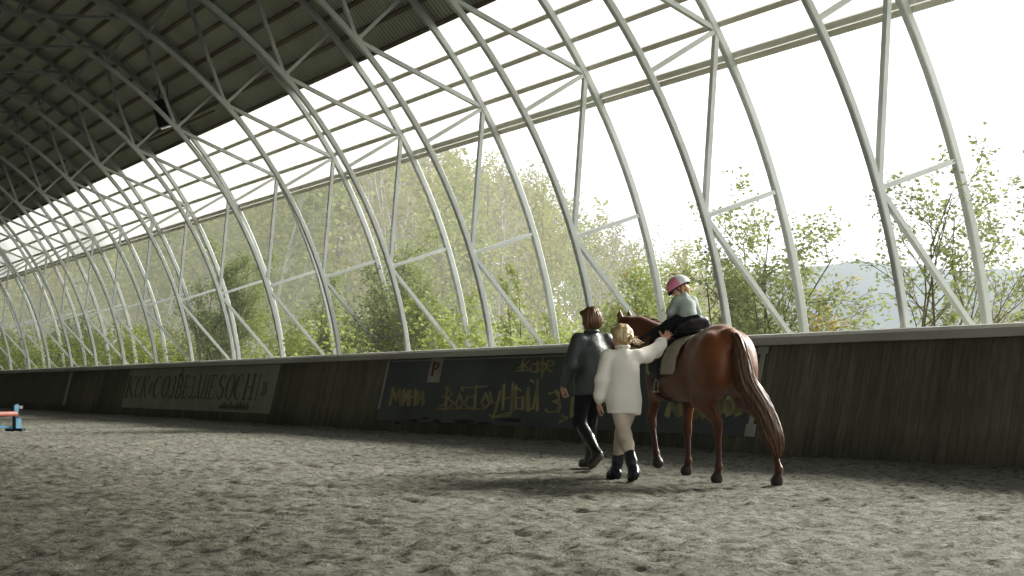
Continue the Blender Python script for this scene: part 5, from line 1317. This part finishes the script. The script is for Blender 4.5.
J.ell((shR+elR)/2+np.array([0, 0, -0.045]), (0.07, 0.07, 0.045), None, 0.05)
jm = J.build('jumper', 0.009, m_knit, wom, displace=folds(12, 0.0045, (12, 19, 30), (1, 1, 0.35)), relax=2)
R_ = Body(0.01); ring = [(0.010+0.058*math.cos(a), 0.060*math.sin(a), 1.256-0.004*math.cos(a)) for a in np.linspace(0, 2*PI, 18)]; R_.chain(ring, [0.013]*18, None, 0.01); R_.build('neckband', 0.006, m_knit, jm, relax=1)
m_beige = noisy('beige_breeches', (0.50, 0.43, 0.35), (0.60, 0.53, 0.44), 8, 0.85, bump=0.15, bscale=60)
P_ = Body(0.04); P_.ell((0, 0, 0.77), (0.115, 0.140, 0.11), None, 0.06)
for a, b_, c in ((hipL, kneL, ankL), (hipR, kneR, ankR)):
    c2 = np.array(b_)+(np.array(c)-np.array(b_))*0.70; P_.chain([a, b_], [0.096, 0.062], None, 0.05); cm = (np.array(b_)*0.62+c2*0.38); P_.chain([b_, cm, c2], [0.060, 0.059, 0.047], None, 0.03)
P_.build('breeches', 0.008, m_beige, wom, displace=folds(9, 0.0022), relax=2)
m_boot2 = noisy('blue_black_boots', (0.010, 0.013, 0.018), (0.022, 0.027, 0.034), 9, 0.35, spec=0.6)
m_sole2 = noisy('black_rubber_sole', (0.012, 0.011, 0.010), (0.035, 0.032, 0.027), 20, 0.85)
for kn, an, to in ((kneL, ankL, toeL), (kneR, ankR, toeR)):
    Bt = Body(0.03); he, ba = boot(Bt, kn, an, to, 0.54, 0.055, 0.045, 0.037); b_o = Bt.build('boot', 0.008, m_boot2, wom, relax=2)
    Sl = Body(0.01); dz = np.array([0, 0, -0.018]); Sl.cone(he+dz*1.1, ba+dz*0.7, 0.034, 0.038, None, 0.01); Sl.cone(ba+dz*0.7, np.array(to)+dz*0.7, 0.038, 0.029, None, 0.01)
    Sl.build('boot_sole', 0.007, m_sole2, b_o, relax=1)

# ------------------------------------------------------------ the child on the horse (same frame as the horse)
SK3 = (0.66, 0.42, 0.32); B = Body(0.025)
B.ell((1.04, 0, 1.535), (0.075, 0.085, 0.065), SK3, 0.04); B.ell((1.06, 0, 1.63), (0.065, 0.075, 0.08), SK3, 0.04); B.ell((1.085, 0, 1.68), (0.066, 0.078, 0.07), SK3, 0.04)
B.cone((1.10, 0.065, 1.730), (1.10, -0.065, 1.730), 0.032, 0.032, SK3, 0.03); B.cone((1.10, 0, 1.735), (1.12, 0.015, 1.79), 0.034, 0.032, SK3, 0.02)
for s in (-1, 1):
    limb(B, [(1.06, 0.065*s, 1.525), (1.25, 0.225*s, 1.405), (1.20, 0.315*s, 1.20)], [0.055, 0.040, 0.026], SK3); limb(B, [(1.20, 0.315*s, 1.20), (1.30, 0.325*s, 1.165)], [0.026, 0.020], SK3)
    limb(B, [(1.10, 0.090*s, 1.722), (1.125, 0.132*s, 1.61), (1.275, 0.085*s, 1.555)], [0.033, 0.028, 0.020], SK3)
    hand(B, (1.275, 0.085*s, 1.555), (0.85, -0.15*s, -0.35), (0.3, 0.6*s, 0.7), -s, 0.62, 1.0, 0.08, SK3)
hc3 = np.array((1.150, 0.03, 1.842)); fw3 = np.array((0.28, 0.88, -0.52))
head(B, hc3, fw3, (0.25, 0.35, 1), 0.80, SK3)
kid = B.build('person', 0.0048, m_skin, relax=1); place(kid, HORSE, H_HEAD)
tag(kid, 'small child in a pink helmet and pale grey-green jacket sitting on the horse', 'person')
f_, l_, u_ = frame(fw3, (0.25, 0.35, 1)); Ph = lambda x, y, z: hc3+(f_*x+l_*y+u_*z)*0.80; R3 = np.stack([f_, l_, u_], 1)
m_strawb = hair_mat('reddish_blond_hair', (0.32, 0.17, 0.08), (0.52, 0.32, 0.17), 0.45)
Hb = Body(0.02); Hb.ell(Ph(-0.045, 0, -0.005), np.array((0.066, 0.080, 0.075))*0.8, None, 0.03, R3)
for s in (-1, 1): Hb.ell(Ph(0.0, 0.070*s, -0.01), np.array((0.045, 0.016, 0.055))*0.8, None, 0.02, R3)
Hb.cone(Ph(-0.07, 0, -0.04), Ph(-0.06, 0, -0.085), 0.035, 0.022, None, 0.02)
Hb.build('hair', 0.006, m_strawb, kid, displace=lambda V: 0.002*np.sin(V[:, 0]*160+V[:, 1]*120), relax=1)
# helmet: pink in front, white and silver behind
m_helm, nt, b = new_mat('pink_and_white_helmet')
a_ = node(nt, 'ShaderNodeAttribute'); a_.attribute_name = 'Col'; nt.links.new(a_.outputs['Color'], b.inputs['Base Color']); b.inputs['Roughness'].default_value = 0.28
Hm = Body(0.02); PK = (0.70, 0.27, 0.38)
Hm.ell(Ph(-0.008, 0, 0.040), np.array((0.130, 0.112, 0.112))*0.95, PK, 0.02, R3); Hm.clip(Ph(0, 0, 0.012), -u_+f_*0.02)
def helm_paint(V, C):
    q = (V-hc3) @ R3/0.80; C = np.tile(np.array(PK), (len(V), 1)); wgt = np.clip((-q[:, 0]-0.030+0.25*q[:, 2])/0.03, 0, 1)
    C = C*(1-wgt[:, None])+np.array((0.70, 0.69, 0.70))*wgt[:, None]; rim = (q[:, 2] < 0.024); C[rim] = (0.03, 0.03, 0.035)
    return C
hm = Hm.build('helmet', 0.006, m_helm, kid, paint=helm_paint, relax=2)
Vz_ = Body(0.01); Vz_.cone(Ph(0.100, 0.045, 0.022), Ph(0.100, -0.045, 0.022), 0.012, 0.012, None, 0.01); Vz_.cone(Ph(0.135, 0.028, 0.008), Ph(0.135, -0.028, 0.008), 0.009, 0.009, None, 0.03); Vz_.cone(Ph(0.11, 0, 0.018), Ph(0.142, 0, 0.006), 0.014, 0.009, None, 0.03, flat=(l_, 2.6))
Vz_.build('visor', 0.005, m_blk, hm, relax=1)
m = MB()
for s in (-1, 1):
    m.tube([tuple(Ph(-0.02, 0.088*s, 0.02)), tuple(Ph(0.005, 0.082*s, -0.04)), tuple(Ph(0.035, 0.045*s, -0.105)), tuple(Ph(0.04, 0, -0.118))], 0.0045, 5)
    m.tube([tuple(Ph(0.045, 0.085*s, 0.02)), tuple(Ph(0.005, 0.082*s, -0.04))], 0.0045, 5)
m.build('chin_strap', m_blk, hm, True)
m_kidj = noisy('pale_grey_green_jacket', (0.28, 0.32, 0.29), (0.38, 0.42, 0.38), 10, 0.8, bump=0.2, bscale=40)
J = Body(0.03); J.ell((1.045, 0, 1.575), (0.090, 0.100, 0.11), None, 0.04); J.ell((1.075, 0, 1.675), (0.086, 0.098, 0.085), None, 0.04); J.cone((1.095, 0.062, 1.730), (1.095, -0.062, 1.730), 0.044, 0.044, None, 0.03)
J.cone((1.10, 0, 1.735), (1.112, 0.005, 1.780), 0.052, 0.045, None, 0.02); J.clip((0, 0, 1.525), (0, 0, -1))
for s in (-1, 1): J.chain([(1.10, 0.090*s, 1.722), (1.125, 0.135*s, 1.61), (1.262, 0.092*s, 1.560)], [0.046, 0.043, 0.033], None, 0.03)
J.build('jacket', 0.007, m_kidj, kid, displace=folds(22, 0.003, (22, 36), (1, 1, 0.6)), relax=2)
P_ = Body(0.03); P_.ell((1.035, 0, 1.525), (0.095, 0.105, 0.055), None, 0.04)
for s in (-1, 1): P_.chain([(1.06, 0.070*s, 1.520), (1.25, 0.230*s, 1.405), (1.205, 0.318*s, 1.225)], [0.072, 0.056, 0.040], None, 0.04)
P_.build('trousers', 0.007, m_black_cloth, kid, displace=folds(23, 0.002), relax=2)
for s in (-1, 1):
    Bt = Body(0.02); boot(Bt, (1.25, 0.23*s, 1.405), (1.20, 0.318*s, 1.205), (1.315, 0.33*s, 1.165), 0.7, 0.042, 0.034, 0.028); Bt.build('boot', 0.006, m_boot, kid, relax=2)
